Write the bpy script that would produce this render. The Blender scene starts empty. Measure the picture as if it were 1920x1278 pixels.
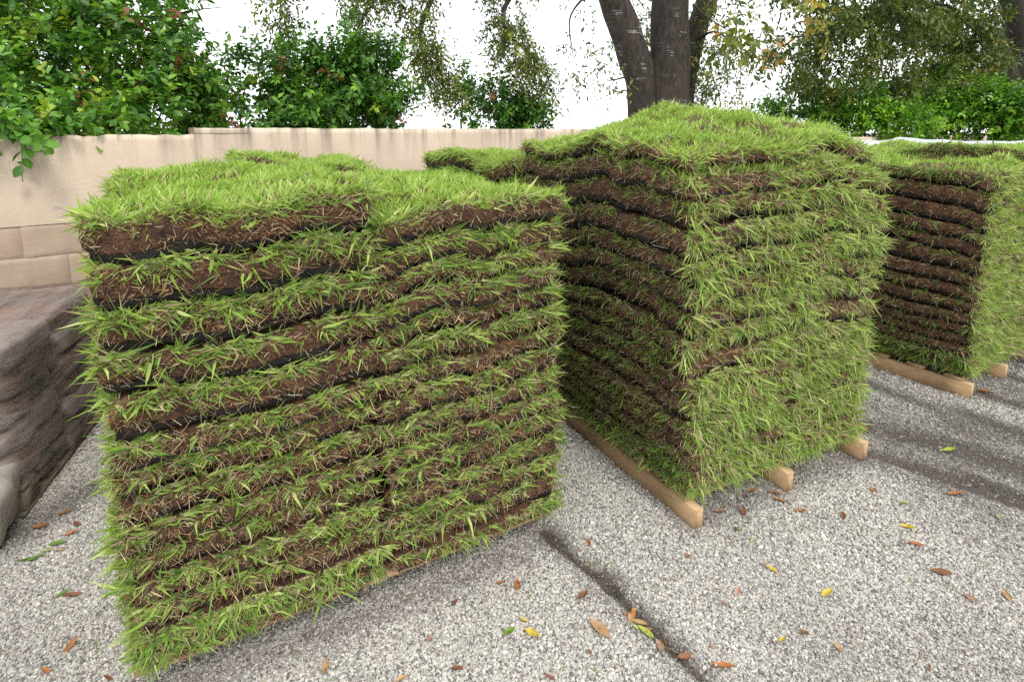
import bpy, math, random
import numpy as np
from mathutils import Vector

# ------------------------------------------------------------------ camera, sky, sun, exposure
scene = bpy.context.scene
C = scene.collection
EYE = 1.5
PITCH = math.radians(10)
FOCAL = 1060.0            # in pixels of a 1920 wide frame
HORIZON = 247.0
PCY = HORIZON + FOCAL * math.tan(PITCH)
cam_d = bpy.data.cameras.new('camera')
cam_d.sensor_width = 36.0
cam_d.lens = FOCAL / 1920 * 36
cam_d.shift_y = -(639 - PCY) / 1920
cam_d.clip_start = 0.02
cam_d.clip_end = 2000
cam = bpy.data.objects.new('camera', cam_d)
cam.location = (0, 0, EYE)
cam.rotation_euler = (math.radians(90) - PITCH, 0, 0)
C.objects.link(cam)
scene.camera = cam

SUN_EL, SUN_AZ = math.radians(52), math.radians(152)     # azimuth from +Y towards +X: behind the camera, to the right
world = bpy.data.worlds.new('World')
scene.world = world
world.use_nodes = True
wn, wl = world.node_tree.nodes, world.node_tree.links
wn.clear()
wo = wn.new('ShaderNodeOutputWorld')
bg = wn.new('ShaderNodeBackground')
sky = wn.new('ShaderNodeTexSky')
sky.sky_type = 'NISHITA'
sky.sun_disc = False
sky.sun_elevation = SUN_EL
sky.sun_rotation = SUN_AZ
sky.dust_density = 3.0
cl = wn.new('ShaderNodeTexNoise')
cl.inputs['Scale'].default_value = 2.2
cl.inputs['Detail'].default_value = 5
cr = wn.new('ShaderNodeMapRange')
cr.inputs['From Min'].default_value = 0.3
cr.inputs['From Max'].default_value = 0.55
cr.inputs['To Min'].default_value = 0.80
cr.inputs['To Max'].default_value = 0.98
mx = wn.new('ShaderNodeMix')
mx.data_type = 'RGBA'
mx.inputs[7].default_value = (13.2, 13.5, 13.8, 1)       # bright even cloud cover
tc = wn.new('ShaderNodeTexCoord')
wl.new(tc.outputs['Generated'], cl.inputs['Vector'])
wl.new(cl.outputs[0], cr.inputs[0])
wl.new(cr.outputs[0], mx.inputs[0])
wl.new(sky.outputs[0], mx.inputs[6])
wl.new(mx.outputs[2], bg.inputs[0])
bg.inputs[1].default_value = 0.10
wl.new(bg.outputs[0], wo.inputs[0])

sun_d = bpy.data.lights.new('sun', 'SUN')
sun_d.energy = 1.5
sun_d.angle = math.radians(14)
sun_d.color = (1.0, 0.95, 0.86)
sun = bpy.data.objects.new('sun', sun_d)
sd = Vector((math.cos(SUN_EL) * math.sin(SUN_AZ), math.cos(SUN_EL) * math.cos(SUN_AZ), math.sin(SUN_EL)))
sun.rotation_euler = sd.to_track_quat('Z', 'Y').to_euler()
sun.location = (4, -6, 10)
C.objects.link(sun)

scene.view_settings.view_transform = 'Standard'
scene.view_settings.look = 'None'
scene.view_settings.gamma = 1.0
scene.view_settings.exposure = 0.62
scene.render.engine = 'CYCLES'
scene.cycles.max_bounces = 8
scene.cycles.transparent_max_bounces = 12
scene.cycles.use_denoising = False

# ------------------------------------------------------------------ helpers
_fw = np.array([0, math.cos(PITCH), -math.sin(PITCH)])
_up = np.array([0, math.sin(PITCH), math.cos(PITCH)])


def ray(x, y):
    return _fw + np.array([1., 0, 0]) * (x - 960) / FOCAL - _up * (y - PCY) / FOCAL


def atY(x, y, Y):
    d = ray(x, y)
    return np.array([0, 0, EYE]) + d * (Y / d[1])


def atz(x, y, z=0.0):
    d = ray(x, y)
    return np.array([0, 0, EYE]) + d * ((z - EYE) / d[2])


def rng(seed):
    return np.random.default_rng(seed)


def _hash(ix, iy, iz, seed):
    h = (ix.astype(np.int64) * 374761393 + iy.astype(np.int64) * 668265263 + iz.astype(np.int64) * 2147483647 + seed * 974711) & 0xffffffff
    h = ((h ^ (h >> 13)) * 1274126177) & 0xffffffff
    h = h ^ (h >> 16)
    return (h & 0xffff) / 65535.0


def vnoise(p, seed=0):
    """smooth value noise, -1..1, p is (N,3)"""
    p = np.asarray(p, float)
    i = np.floor(p).astype(np.int64)
    f = p - i
    f = f * f * (3 - 2 * f)
    r = 0
    for dx in (0, 1):
        for dy in (0, 1):
            for dz in (0, 1):
                w = (f[:, 0] if dx else 1 - f[:, 0]) * (f[:, 1] if dy else 1 - f[:, 1]) * (f[:, 2] if dz else 1 - f[:, 2])
                r = r + w * _hash(i[:, 0] + dx, i[:, 1] + dy, i[:, 2] + dz, seed)
    return r * 2 - 1


def n3(a, b, c=0.0):
    a, b, c = np.broadcast_arrays(np.asarray(a, float), np.asarray(b, float), np.asarray(c, float))
    return np.stack([a.ravel(), b.ravel(), c.ravel()], 1)


def unit(v):
    return v / (np.linalg.norm(v, axis=-1, keepdims=True) + 1e-9)


def mesh_obj(name, verts, faces, mat, parent=None, smooth=False, cols=None, loc=None):
    """verts (N,3); faces: list of index arrays (each (M,k)); ONE mesh object"""
    me = bpy.data.meshes.new(name)
    verts = np.asarray(verts, np.float32)
    if loc is not None:
        verts = verts - np.asarray(loc, np.float32)
    me.vertices.add(len(verts))
    me.vertices.foreach_set('co', verts.ravel())
    if isinstance(faces, np.ndarray):
        faces = [faces]
    faces = [np.asarray(f, np.int32) for f in faces if len(f)]
    li = np.concatenate([f.ravel() for f in faces])
    tot = np.concatenate([np.full(len(f), f.shape[1], np.int32) for f in faces])
    st = np.concatenate([[0], np.cumsum(tot)[:-1]]).astype(np.int32)
    me.loops.add(len(li))
    me.loops.foreach_set('vertex_index', li)
    me.polygons.add(len(tot))
    me.polygons.foreach_set('loop_start', st)
    if smooth:
        me.polygons.foreach_set('use_smooth', np.ones(len(tot), bool))
    if cols is not None:
        a = me.attributes.new('Col', 'FLOAT_COLOR', 'POINT')
        c4 = np.ones((len(verts), 4), np.float32)
        c4[:, :3] = cols
        a.data.foreach_set('color', c4.ravel())
    me.update(calc_edges=True)
    me.validate()
    if mat is not None:
        me.materials.append(mat)
    o = bpy.data.objects.new(name, me)
    C.objects.link(o)
    if parent is not None:
        o.parent = parent
    return o


def tag(o, label=None, cat=None, group=None, kind=None):
    if label:
        o['label'] = label
    if cat:
        o['category'] = cat
    if group:
        o['group'] = group
    if kind:
        o['kind'] = kind
    return o


def thing(name, label, cat, loc=(0, 0, 0), group=None):
    o = bpy.data.objects.new(name, None)
    o.empty_display_size = 0.05
    o.location = loc
    C.objects.link(o)
    return tag(o, label, cat, group, 'thing')


# ------------------------------------------------------------------ materials
def new_mat(name):
    m = bpy.data.materials.new(name)
    m.use_nodes = True
    nt = m.node_tree
    nt.nodes.clear()
    out = nt.nodes.new('ShaderNodeOutputMaterial')
    p = nt.nodes.new('ShaderNodeBsdfPrincipled')
    nt.links.new(p.outputs[0], out.inputs[0])
    return m, nt, p, out


def N(nt, kind, **kw):
    n = nt.nodes.new('ShaderNode' + kind)
    for k, v in kw.items():
        if k in n.inputs:
            n.inputs[k].default_value = v
        else:
            setattr(n, k, v)
    return n


def ramp(nt, src, stops):
    r = nt.nodes.new('ShaderNodeValToRGB')
    el = r.color_ramp.elements
    while len(el) < len(stops):
        el.new(0.5)
    for e, (p, c) in zip(el, stops):
        e.position = p
        e.color = (*c, 1) if len(c) == 3 else c
    nt.links.new(src, r.inputs[0])
    return r


def noise(nt, scale, detail=4, rough=0.55, vec=None, stretch=None):
    n = N(nt, 'TexNoise', Scale=scale, Detail=detail, Roughness=rough)
    if vec is None:
        vec = N(nt, 'TexCoord').outputs['Object']
    if stretch:
        mp = N(nt, 'Mapping')
        mp.inputs['Scale'].default_value = stretch
        nt.links.new(vec, mp.inputs[0])
        vec = mp.outputs[0]
    nt.links.new(vec, n.inputs['Vector'])
    return n


def bump(nt, p, src, strength, dist):
    b = N(nt, 'Bump', Strength=strength, Distance=dist)
    nt.links.new(src, b.inputs['Height'])
    nt.links.new(b.outputs[0], p.inputs['Normal'])
    return b


def mixcol(nt, fac, a, b, mode='MIX'):
    m = N(nt, 'Mix', data_type='RGBA', blend_type=mode)
    for s, i in ((fac, 0), (a, 6), (b, 7)):
        if isinstance(s, (int, float)):
            m.inputs[i].default_value = s
        elif isinstance(s, tuple):
            m.inputs[i].default_value = (*s, 1)
        else:
            nt.links.new(s, m.inputs[i])
    return m.outputs[2]


def leaf_material(name, trans=0.3, rough=0.45, spec=0.35):
    m, nt, p, out = new_mat(name)
    at = N(nt, 'Attribute', attribute_name='Col')
    nt.links.new(at.outputs['Color'], p.inputs['Base Color'])
    p.inputs['Roughness'].default_value = rough
    p.inputs['Specular IOR Level'].default_value = spec
    tr = N(nt, 'BsdfTranslucent')
    tcol = mixcol(nt, 0.45, at.outputs['Color'], (0.9, 1.0, 0.25), 'MULTIPLY')
    gain = mixcol(nt, 1.0, tcol, (1.25, 1.25, 1.0), 'MULTIPLY')
    nt.links.new(gain, tr.inputs['Color'])
    ms = N(nt, 'MixShader')
    ms.inputs[0].default_value = trans
    nt.links.new(p.outputs[0], ms.inputs[1])
    nt.links.new(tr.outputs[0], ms.inputs[2])
    nt.links.new(ms.outputs[0], out.inputs[0])
    return m


M = {}
M['grass'] = leaf_material('grass_blade', 0.36, 0.55, 0.25)
M['leaf'] = leaf_material('shrub_leaf', 0.36, 0.40, 0.4)
M['oak_leaf'] = leaf_material('oak_leaf', 0.30, 0.45, 0.35)
M['dry_leaf'] = leaf_material('dry_leaf', 0.10, 0.6, 0.25)
M['straw'] = leaf_material('straw', 0.05, 0.7, 0.15)


def m_soil():
    m, nt, p, o = new_mat('black_soil')
    a = noise(nt, 30, 5)
    r = ramp(nt, a.outputs[0], [(0.3, (0.009, 0.008, 0.0075)), (0.62, (0.021, 0.017, 0.015)), (0.8, (0.045, 0.033, 0.025))])
    nt.links.new(r.outputs[0], p.inputs['Base Color'])
    p.inputs['Roughness'].default_value = 0.85
    b = noise(nt, 160, 6, 0.7)
    bump(nt, p, b.outputs[0], 1.0, 0.012)
    return m


def m_thatch():
    m, nt, p, o = new_mat('root_thatch')
    a = noise(nt, 22, 6, 0.7)
    b = noise(nt, 230, 4, 0.7)
    mixn = N(nt, 'Math', operation='MULTIPLY_ADD')
    nt.links.new(b.outputs[0], mixn.inputs[0])
    mixn.inputs[1].default_value = 0.6
    ml = N(nt, 'Math', operation='MULTIPLY')
    nt.links.new(a.outputs[0], ml.inputs[0])
    ml.inputs[1].default_value = 0.5
    nt.links.new(ml.outputs[0], mixn.inputs[2])
    r = ramp(nt, mixn.outputs[0], [(0.40, (0.010, 0.006, 0.004)), (0.51, (0.045, 0.019, 0.010)), (0.60, (0.125, 0.052, 0.025)), (0.72, (0.28, 0.155, 0.08))])
    nt.links.new(r.outputs[0], p.inputs['Base Color'])
    p.inputs['Roughness'].default_value = 0.9
    bump(nt, p, mixn.outputs[0], 1.0, 0.014)
    return m


def m_wood(name, c0, c1, c2):
    m, nt, p, o = new_mat(name)
    tcn = N(nt, 'TexCoord')
    g = noise(nt, 9, 6, 0.6, tcn.outputs['Object'], (22, 1.2, 22))
    k = noise(nt, 3.2, 3, 0.5, tcn.outputs['Object'])
    r = ramp(nt, g.outputs[0], [(0.3, c0), (0.5, c1), (0.72, c2)])
    d = ramp(nt, k.outputs[0], [(0.35, (0.42, 0.38, 0.34)), (0.55, (0.9, 0.88, 0.86))])
    col = mixcol(nt, 0.8, r.outputs[0], d.outputs[0], 'MULTIPLY')
    nt.links.new(col, p.inputs['Base Color'])
    p.inputs['Roughness'].default_value = 0.75
    bump(nt, p, g.outputs[0], 0.4, 0.003)
    return m


def m_stucco():
    m, nt, p, o = new_mat('stucco')
    tcn = N(nt, 'TexCoord')
    ob = tcn.outputs['Object']
    big = noise(nt, 1.6, 8, 0.68, ob)
    base = ramp(nt, big.outputs[0], [(0.3, (0.48, 0.385, 0.295)), (0.55, (0.565, 0.46, 0.36)), (0.8, (0.61, 0.51, 0.41))])
    # rain streaks of black mould starting at the top edge
    st = noise(nt, 3.2, 5, 0.65, ob, (3.0, 3.0, 0.14))
    sep = N(nt, 'SeparateXYZ')
    nt.links.new(ob, sep.inputs[0])
    hz = N(nt, 'MapRange')
    hz.inputs['From Min'].default_value = 1.18
    hz.inputs['From Max'].default_value = 1.54
    nt.links.new(sep.outputs['Z'], hz.inputs[0])
    pw = N(nt, 'Math', operation='POWER')
    nt.links.new(hz.outputs[0], pw.inputs[0])
    pw.inputs[1].default_value = 1.7
    sr = ramp(nt, st.outputs[0], [(0.44, (0, 0, 0)), (0.68, (1, 1, 1))])
    fm = N(nt, 'Math', operation='MULTIPLY')
    nt.links.new(pw.outputs[0], fm.inputs[0])
    nt.links.new(sr.outputs[0], fm.inputs[1])
    c1 = mixcol(nt, fm.outputs[0], base.outputs[0], (0.10, 0.085, 0.07))
    # small chips and scuffs
    ch = noise(nt, 5.5, 2, 0.5, ob, (1, 1, 2.2))
    cm = ramp(nt, ch.outputs[0], [(0.76, (0, 0, 0)), (0.775, (1, 1, 1))])
    c2 = mixcol(nt, cm.outputs[0], c1, (0.42, 0.37, 0.33))
    # dirt low down
    dz = N(nt, 'MapRange')
    dz.inputs['From Min'].default_value = 1.05
    dz.inputs['From Max'].default_value = 0.15
    nt.links.new(sep.outputs['Z'], dz.inputs[0])
    dn = noise(nt, 4, 5, 0.6, ob)
    dm = N(nt, 'Math', operation='MULTIPLY')
    nt.links.new(dz.outputs[0], dm.inputs[0])
    nt.links.new(dn.outputs[0], dm.inputs[1])
    c3 = mixcol(nt, dm.outputs[0], c2, (0.24, 0.16, 0.115))
    nt.links.new(c3, p.inputs['Base Color'])
    p.inputs['Roughness'].default_value = 0.88
    p.inputs['Specular IOR Level'].default_value = 0.2
    f1 = noise(nt, 45, 5, 0.65, ob)
    bump(nt, p, f1.outputs[0], 0.35, 0.006)
    return m


def m_ground():
    m, nt, p, o = new_mat('grit_ground')
    tcn = N(nt, 'TexCoord')
    ob = tcn.outputs['Object']
    v = N(nt, 'TexVoronoi', Scale=120.0)
    nt.links.new(ob, v.inputs['Vector'])
    big = noise(nt, 1.7, 5, 0.6, ob)
    r = ramp(nt, big.outputs[0], [(0.3, (0.13, 0.115, 0.10)), (0.6, (0.25, 0.23, 0.21)), (0.8, (0.34, 0.32, 0.295))])
    tone = N(nt, 'SeparateColor')
    nt.links.new(v.outputs['Color'], tone.inputs[0])
    tr = ramp(nt, tone.outputs[0], [(0.0, (0.55, 0.53, 0.5)), (0.7, (1.15, 1.12, 1.1)), (1.0, (2.1, 2.1, 2.1))])
    col = mixcol(nt, 1.0, r.outputs[0], tr.outputs[0], 'MULTIPLY')
    at = N(nt, 'Attribute', attribute_name='Col')
    soil_ = ramp(nt, at.outputs['Fac'], [(0.6, (0, 0, 0)), (1.0, (1, 1, 1))])
    col = mixcol(nt, soil_.outputs[0], col, (0.062, 0.049, 0.040))
    nt.links.new(col, p.inputs['Base Color'])
    p.inputs['Roughness'].default_value = 0.95
    b = bump(nt, p, v.outputs['Distance'], 0.8, 0.006)
    b.invert = True
    return m


def m_stone():
    m, nt, p, o = new_mat('crushed_limestone')
    at = N(nt, 'Attribute', attribute_name='tone', attribute_type='INSTANCER')
    n = noise(nt, 1.4, 3, 0.6)
    nm = N(nt, 'Math', operation='MULTIPLY_ADD')
    nt.links.new(n.outputs[0], nm.inputs[0])
    nm.inputs[1].default_value = 0.16
    nt.links.new(at.outputs['Fac'], nm.inputs[2])
    r = ramp(nt, nm.outputs[0], [(0.0, (0.035, 0.031, 0.029)), (0.3, (0.16, 0.148, 0.138)), (0.55, (0.39, 0.37, 0.34)), (0.8, (0.63, 0.605, 0.555)), (1.0, (0.80, 0.775, 0.72))])
    nt.links.new(r.outputs[0], p.inputs['Base Color'])
    p.inputs['Roughness'].default_value = 0.85
    p.inputs['Specular IOR Level'].default_value = 0.25
    return m


def m_bark(name, dark, mid, pale, bands=True):
    m, nt, p, o = new_mat(name)
    tcn = N(nt, 'TexCoord')
    ob = tcn.outputs['Object']
    g = noise(nt, 14, 7, 0.7, ob, (1.6, 1.6, 0.5))
    r = ramp(nt, g.outputs[0], [(0.32, dark), (0.6, mid), (0.8, tuple(x * 1.5 for x in mid))])
    col = r.outputs[0]
    if bands:
        w = noise(nt, 3.0, 4, 0.7, ob, (0.8, 0.8, 14))
        k = noise(nt, 4, 3, 0.6, ob)
        mm = N(nt, 'Math', operation='MULTIPLY')
        nt.links.new(w.outputs[0], mm.inputs[0])
        nt.links.new(k.outputs[0], mm.inputs[1])
        ms = ramp(nt, mm.outputs[0], [(0.335, (0, 0, 0)), (0.38, (1, 1, 1))])
        col = mixcol(nt, ms.outputs[0], col, pale)
    nt.links.new(col, p.inputs['Base Color'])
    p.inputs['Roughness'].default_value = 0.9
    bump(nt, p, g.outputs[0], 0.9, 0.03)
    return m


def m_bag():
    m, nt, p, o = new_mat('printed_bag')
    tcn = N(nt, 'TexCoord')
    ob = tcn.outputs['Object']
    a = noise(nt, 3.5, 4, 0.5, ob)
    r = ramp(nt, a.outputs[0], [(0.34, (0.09, 0.075, 0.07)), (0.52, (0.17, 0.14, 0.128)), (0.63, (0.22, 0.125, 0.10)), (0.70, (0.32, 0.28, 0.255))])
    nt.links.new(r.outputs[0], p.inputs['Base Color'])
    p.inputs['Roughness'].default_value = 0.4
    b = noise(nt, 11, 5, 0.6, ob)
    bump(nt, p, b.outputs[0], 0.6, 0.02)
    return m


def m_film():
    m, nt, p, out = new_mat('stretch_film')
    tcn = N(nt, 'TexCoord')
    ob = tcn.outputs['Object']
    a = noise(nt, 13, 6, 0.65, ob, (1, 0.22, 2.6))
    p.inputs['Base Color'].default_value = (0.27, 0.23, 0.212, 1)
    p.inputs['Roughness'].default_value = 0.2
    bump(nt, p, a.outputs[0], 0.9, 0.02)
    t = N(nt, 'BsdfTransparent')
    t.inputs[0].default_value = (0.93, 0.91, 0.9, 1)
    ms = N(nt, 'MixShader')
    fr = ramp(nt, a.outputs[0], [(0.40, (0.14,) * 3), (0.62, (0.58,) * 3)])
    nt.links.new(fr.outputs[0], ms.inputs[0])
    nt.links.new(t.outputs[0], ms.inputs[1])
    nt.links.new(p.outputs[0], ms.inputs[2])
    nt.links.new(ms.outputs[0], out.inputs[0])
    return m


def m_plain(name, col, rough=0.6, bumps=None):
    m, nt, p, o = new_mat(name)
    n = noise(nt, 6, 4)
    r = ramp(nt, n.outputs[0], [(0.3, tuple(c * 0.82 for c in col)), (0.7, col)])
    nt.links.new(r.outputs[0], p.inputs['Base Color'])
    p.inputs['Roughness'].default_value = rough
    if bumps:
        b = noise(nt, bumps[0], 5)
        bump(nt, p, b.outputs[0], bumps[1], bumps[2])
    return m


M['soil'] = m_soil()
M['thatch'] = m_thatch()
M['pine'] = m_wood('pale_pine', (0.30, 0.185, 0.09), (0.44, 0.29, 0.155), (0.54, 0.385, 0.23))
M['old_wood'] = m_wood('grey_wood', (0.10, 0.075, 0.055), (0.20, 0.155, 0.12), (0.30, 0.25, 0.2))
M['stucco'] = m_stucco()
M['ground'] = m_ground()
M['stone'] = m_stone()
M['oak_bark'] = m_bark('oak_bark', (0.010, 0.0075, 0.006), (0.055, 0.041, 0.032), (0.27, 0.27, 0.255))
M['bark'] = m_bark('dark_bark', (0.010, 0.0075, 0.006), (0.032, 0.024, 0.018), (0.3, 0.3, 0.28), False)
M['bag'] = m_bag()
M['film'] = m_film()
M['pale_bag'] = m_plain('pale_bag', (0.30, 0.255, 0.235), 0.4, (11, 0.6, 0.02))
M['sheet'] = m_plain('white_plastic', (0.60, 0.63, 0.66), 0.35, (14, 0.5, 0.02))
M['mortar'] = m_plain('tan_mortar', (0.36, 0.27, 0.21), 0.9)
M['wire'] = m_plain('wire', (0.25, 0.25, 0.25), 0.6)
M['bark_chip'] = m_plain('splintered_bark', (0.42, 0.16, 0.07), 0.8)


# ------------------------------------------------------------------ blades, leaves, tubes
def ribbons(base, d, L, w, bend, colb, colt, face=None, taper=(0.8, 1.0, 0.82), ts=(0, 0.42, 0.84, 1), r=None):
    """curved pointed blades: returns verts, [quads, tris], colours"""
    n = len(base)
    if face is None:
        face = unit(r.normal(size=(n, 3)))
    side = unit(np.cross(d, face))
    V = np.zeros((n, 7, 3), np.float32)
    K = np.zeros((n, 7, 3), np.float32)
    for i, t in enumerate(ts):
        p = base + d * (L * t)[:, None] + bend * (t * t)
        c = colb + (colt - colb) * min(1, t * 1.7)
        if i < 3:
            o = side * (w * taper[i] * 0.5)[:, None]
            V[:, 2 * i] = p - o
            V[:, 2 * i + 1] = p + o
            K[:, 2 * i] = c
            K[:, 2 * i + 1] = c
        else:
            V[:, 6] = p
            K[:, 6] = c
    b = (np.arange(n) * 7)[:, None]
    q = np.concatenate([b + np.array([[0, 1, 3, 2]]), b + np.array([[2, 3, 5, 4]])])
    t3 = b + np.array([[4, 5, 6]])
    return V.reshape(-1, 3), [q, t3], K.reshape(-1, 3)


def blades(base, d, L, w, bend, colb, colt, face, r=None, k=0.55):
    """three-triangle blades, kinked in the middle"""
    n = len(base)
    if face is None:
        face = unit(r.normal(size=(n, 3)))
    side = unit(np.cross(d, face))
    mid_ = base + d * (L * k)[:, None] + bend * (k * k)
    o = side * (w * 0.5)[:, None]
    V = np.stack([base - o * 0.85, base + o * 0.85, mid_ - o, mid_ + o, base + d * L[:, None] + bend], 1)
    cm = colb + (colt - colb) * 0.9
    K = np.stack([colb, colb, cm, cm, colt], 1)
    b = (np.arange(n) * 5)[:, None]
    return V.reshape(-1, 3), [b + np.array([[0, 1, 3, 2]]), b + np.array([[2, 3, 4]])], K.reshape(-1, 3)


def sticks(base, d, L, w, bend, col, face):
    """two-triangle straws"""
    n = len(base)
    side = unit(np.cross(d, face))
    o = side * (w * 0.5)[:, None]
    e = base + d * L[:, None] + bend * 0.4
    V = np.stack([base - o, base + o, e + o * 0.7, e - o * 0.7], 1)
    b = (np.arange(n) * 4)[:, None]
    return V.reshape(-1, 3), [b + np.array([[0, 1, 2, 3]])], np.repeat(col, 4, 0)


def merge(parts):
    vs, cs, fs, off = [], [], {}, 0
    for v, f, c in parts:
        vs.append(v)
        cs.append(c)
        for a in f:
            fs.setdefault(a.shape[1], []).append(a + off)
        off += len(v)
    return np.concatenate(vs), [np.concatenate(x) for x in fs.values()], np.concatenate(cs)


GREENS = np.array([[0.060, 0.145, 0.022], [0.125, 0.245, 0.036], [0.215, 0.365, 0.055], [0.33, 0.48, 0.085], [0.52, 0.60, 0.22]])
TANS = np.array([[0.48, 0.38, 0.23], [0.64, 0.54, 0.37], [0.34, 0.24, 0.14], [0.54, 0.48, 0.27]])


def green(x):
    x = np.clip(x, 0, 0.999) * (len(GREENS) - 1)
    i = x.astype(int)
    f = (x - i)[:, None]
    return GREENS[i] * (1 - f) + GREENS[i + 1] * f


def leaves(pos, d, nrm, L, W, col, fine=False, fold=0.25, curl=0.15):
    """folded leaves: fine = 12 triangles, else 4"""
    n = len(pos)
    side = unit(np.cross(d, nrm))
    up = unit(np.cross(side, d))
    if fine:
        ts = [0.0, 0.28, 0.6, 0.86, 1.0]
        ws = [0, 0.86, 1.0, 0.52, 0]
    else:
        ts = [0.0, 0.45, 1.0]
        ws = [0, 1.0, 0]
    V, K = [], []
    for t, wv in zip(ts, ws):
        mid = pos + d * (L * t)[:, None] - up * (curl * L * t * t)[:, None]
        if wv == 0:
            V.append(mid)
            K.append(col)
        else:
            o = side * (W * wv * 0.5)[:, None]
            u = up * (W * wv * 0.5 * fold)[:, None]
            V += [mid - o + u, mid, mid + o + u]
            K += [col, col * 1.12, col * 0.95]
    k = len(V)
    V = np.stack(V, 1)
    K = np.stack(K, 1)
    b = (np.arange(n) * k)[:, None]
    if fine:
        tri = np.concatenate([b + np.array([[0, 2, 1]]), b + np.array([[0, 3, 2]]), b + np.array([[7, 8, 10]]), b + np.array([[8, 9, 10]])])
        qd = np.concatenate([b + np.array([x]) for x in ([1, 2, 5, 4], [2, 3, 6, 5], [4, 5, 8, 7], [5, 6, 9, 8])])
        F = [tri, qd]
    else:
        F = [np.concatenate([b + np.array([x]) for x in ([0, 2, 1], [0, 3, 2], [1, 2, 4], [2, 3, 4])])]
    return V.reshape(-1, 3), F, K.reshape(-1, 3)


def tube(path, radii, seg=8, rough=0.0, seed=0):
    path = np.asarray(path, float)
    radii = np.asarray(radii, float)
    n = len(path)
    tan = unit(np.gradient(path, axis=0))
    ref = np.array([0.3, 1, 0.1])
    a = unit(np.cross(tan, ref))
    b = np.cross(tan, a)
    ang = np.linspace(0, 2 * math.pi, seg, endpoint=False)
    ring = np.cos(ang)[None, :, None] * a[:, None] + np.sin(ang)[None, :, None] * b[:, None]
    R = np.repeat(radii[:, None], seg, 1)
    if rough:
        pp = path[:, None] + ring * radii[:, None, None]
        R = R * (1 + rough * vnoise(pp.reshape(-1, 3) * np.array([5, 5, 1.6]) + seed, seed).reshape(n, seg)
                 + rough * 0.5 * vnoise(pp.reshape(-1, 3) * np.array([14, 14, 6.]), seed + 5).reshape(n, seg))
    V = (path[:, None] + ring * R[:, :, None]).reshape(-1, 3)
    i = np.arange(n - 1)[:, None] * seg
    j = np.arange(seg)[None]
    j2 = (j + 1) % seg
    q = np.stack([i + j, i + j2, i + seg + j2, i + seg + j], -1).reshape(-1, 4)
    V = np.concatenate([V, path[:1], path[-1:]])
    s = np.arange(seg)
    c0 = np.stack([s, (s + 1) % seg, np.full(seg, n * seg)], 1)[:, ::-1]
    c1 = np.stack([s + (n - 1) * seg, (s + 1) % seg + (n - 1) * seg, np.full(seg, n * seg + 1)], 1)
    return V, [q, np.concatenate([c0, c1])], np.zeros((len(V), 3))


def spline(pts, n):
    """Catmull-Rom through control points"""
    P = np.asarray(pts, float)
    P = np.concatenate([2 * P[:1] - P[1:2], P, 2 * P[-1:] - P[-2:-1]])
    out = []
    t = np.linspace(0, len(P) - 3 - 1e-6, n)
    for x in t:
        i = int(x)
        u = x - i
        p0, p1, p2, p3 = P[i:i + 4]
        out.append(0.5 * (2 * p1 + (p2 - p0) * u + (2 * p0 - 5 * p1 + 4 * p2 - p3) * u * u + (3 * p1 - p0 - 3 * p2 + p3) * u ** 3))
    return np.array(out)


def box_mesh(sx, sy, sz, bev=0.0018, jit=0.0, seed=0):
    """bevelled board: profile rings along Y, origin at the centre of the bottom; a few cuts along the length, slightly uneven"""
    r = rng(seed)
    prof = []
    for x, z in ((-1, 0), (1, 0), (1, 1), (-1, 1)):
        X, Z = x * sx / 2, z * sz
        ix, iz = -x * bev, (bev if z == 0 else -bev)
        a, b = (X + ix, Z), (X, Z + iz)
        prof += [a, b] if (x, z) in ((1, 0), (-1, 1)) else [b, a]
    prof = np.array(prof)
    ny = max(2, int(sy / 0.12) + 1)
    ys = np.linspace(-sy / 2, sy / 2, ny)
    V = []
    for y in ys:
        off = r.normal(0, jit, 2) if jit else np.zeros(2)
        V.append(np.column_stack([prof[:, 0] + off[0], np.full(8, y), prof[:, 1] + max(off[1], 0)]))
    V = np.concatenate(V)
    i = np.arange(ny - 1)[:, None] * 8
    j = np.arange(8)[None]
    q = np.stack([i + j, i + (j + 1) % 8, i + 8 + (j + 1) % 8, i + 8 + j], -1).reshape(-1, 4)[:, ::-1]
    caps = np.array([np.arange(8), np.arange(8)[::-1] + (ny - 1) * 8])
    return V, [q, caps]


ORD = ['topmost', 'second', 'third', 'fourth', 'fifth', 'sixth', 'seventh', 'eighth', 'ninth', 'tenth', 'eleventh', 'twelfth', 'thirteenth', 'fourteenth', 'fifteenth', 'sixteenth', 'seventeenth']

# ------------------------------------------------------------------ the ground
FV = np.array([-0.495, 0.869])        # the way the pallets were dragged


def seg_dist(x, y, a, b):
    a, b = np.asarray(a, float), np.asarray(b, float)
    d = b - a
    L = np.linalg.norm(d)
    d = d / L
    t = (x - a[0]) * d[0] + (y - a[1]) * d[1]
    tt = np.clip(t, 0, L)
    sgn = (x - a[0]) * d[1] - (y - a[1]) * d[0]
    return np.hypot(x - a[0] - d[0] * tt, y - a[1] - d[1] * tt), sgn, t / L


GROOVES = [((0.12, 1.93), (0.33, 1.66), 0.024, 0.014), ((0.33, 1.66), (0.62, 1.20), 0.024, 0.018),
           ((1.70, 2.50), (2.15, 2.02), 0.045, 0.014),
           ((1.95, 2.62), (2.6, 2.10), 0.05, 0.010)]


def ground_h(x, y):
    h = 0.010 * vnoise(n3(x * 1.3, y * 1.3), 3) + 0.004 * vnoise(n3(x * 6, y * 6), 4)
    for a, b, w, dep in GROOVES:
        d, s, t = seg_dist(x, y, a, b)
        d = d + 0.005 * vnoise(n3(x * 14, y * 14), 8)
        h = h - dep * np.exp(-(d / w) ** 2) + dep * 0.45 * np.exp(-((d - 2.2 * w) / (0.8 * w)) ** 2)
    return h - 0.006


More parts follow.
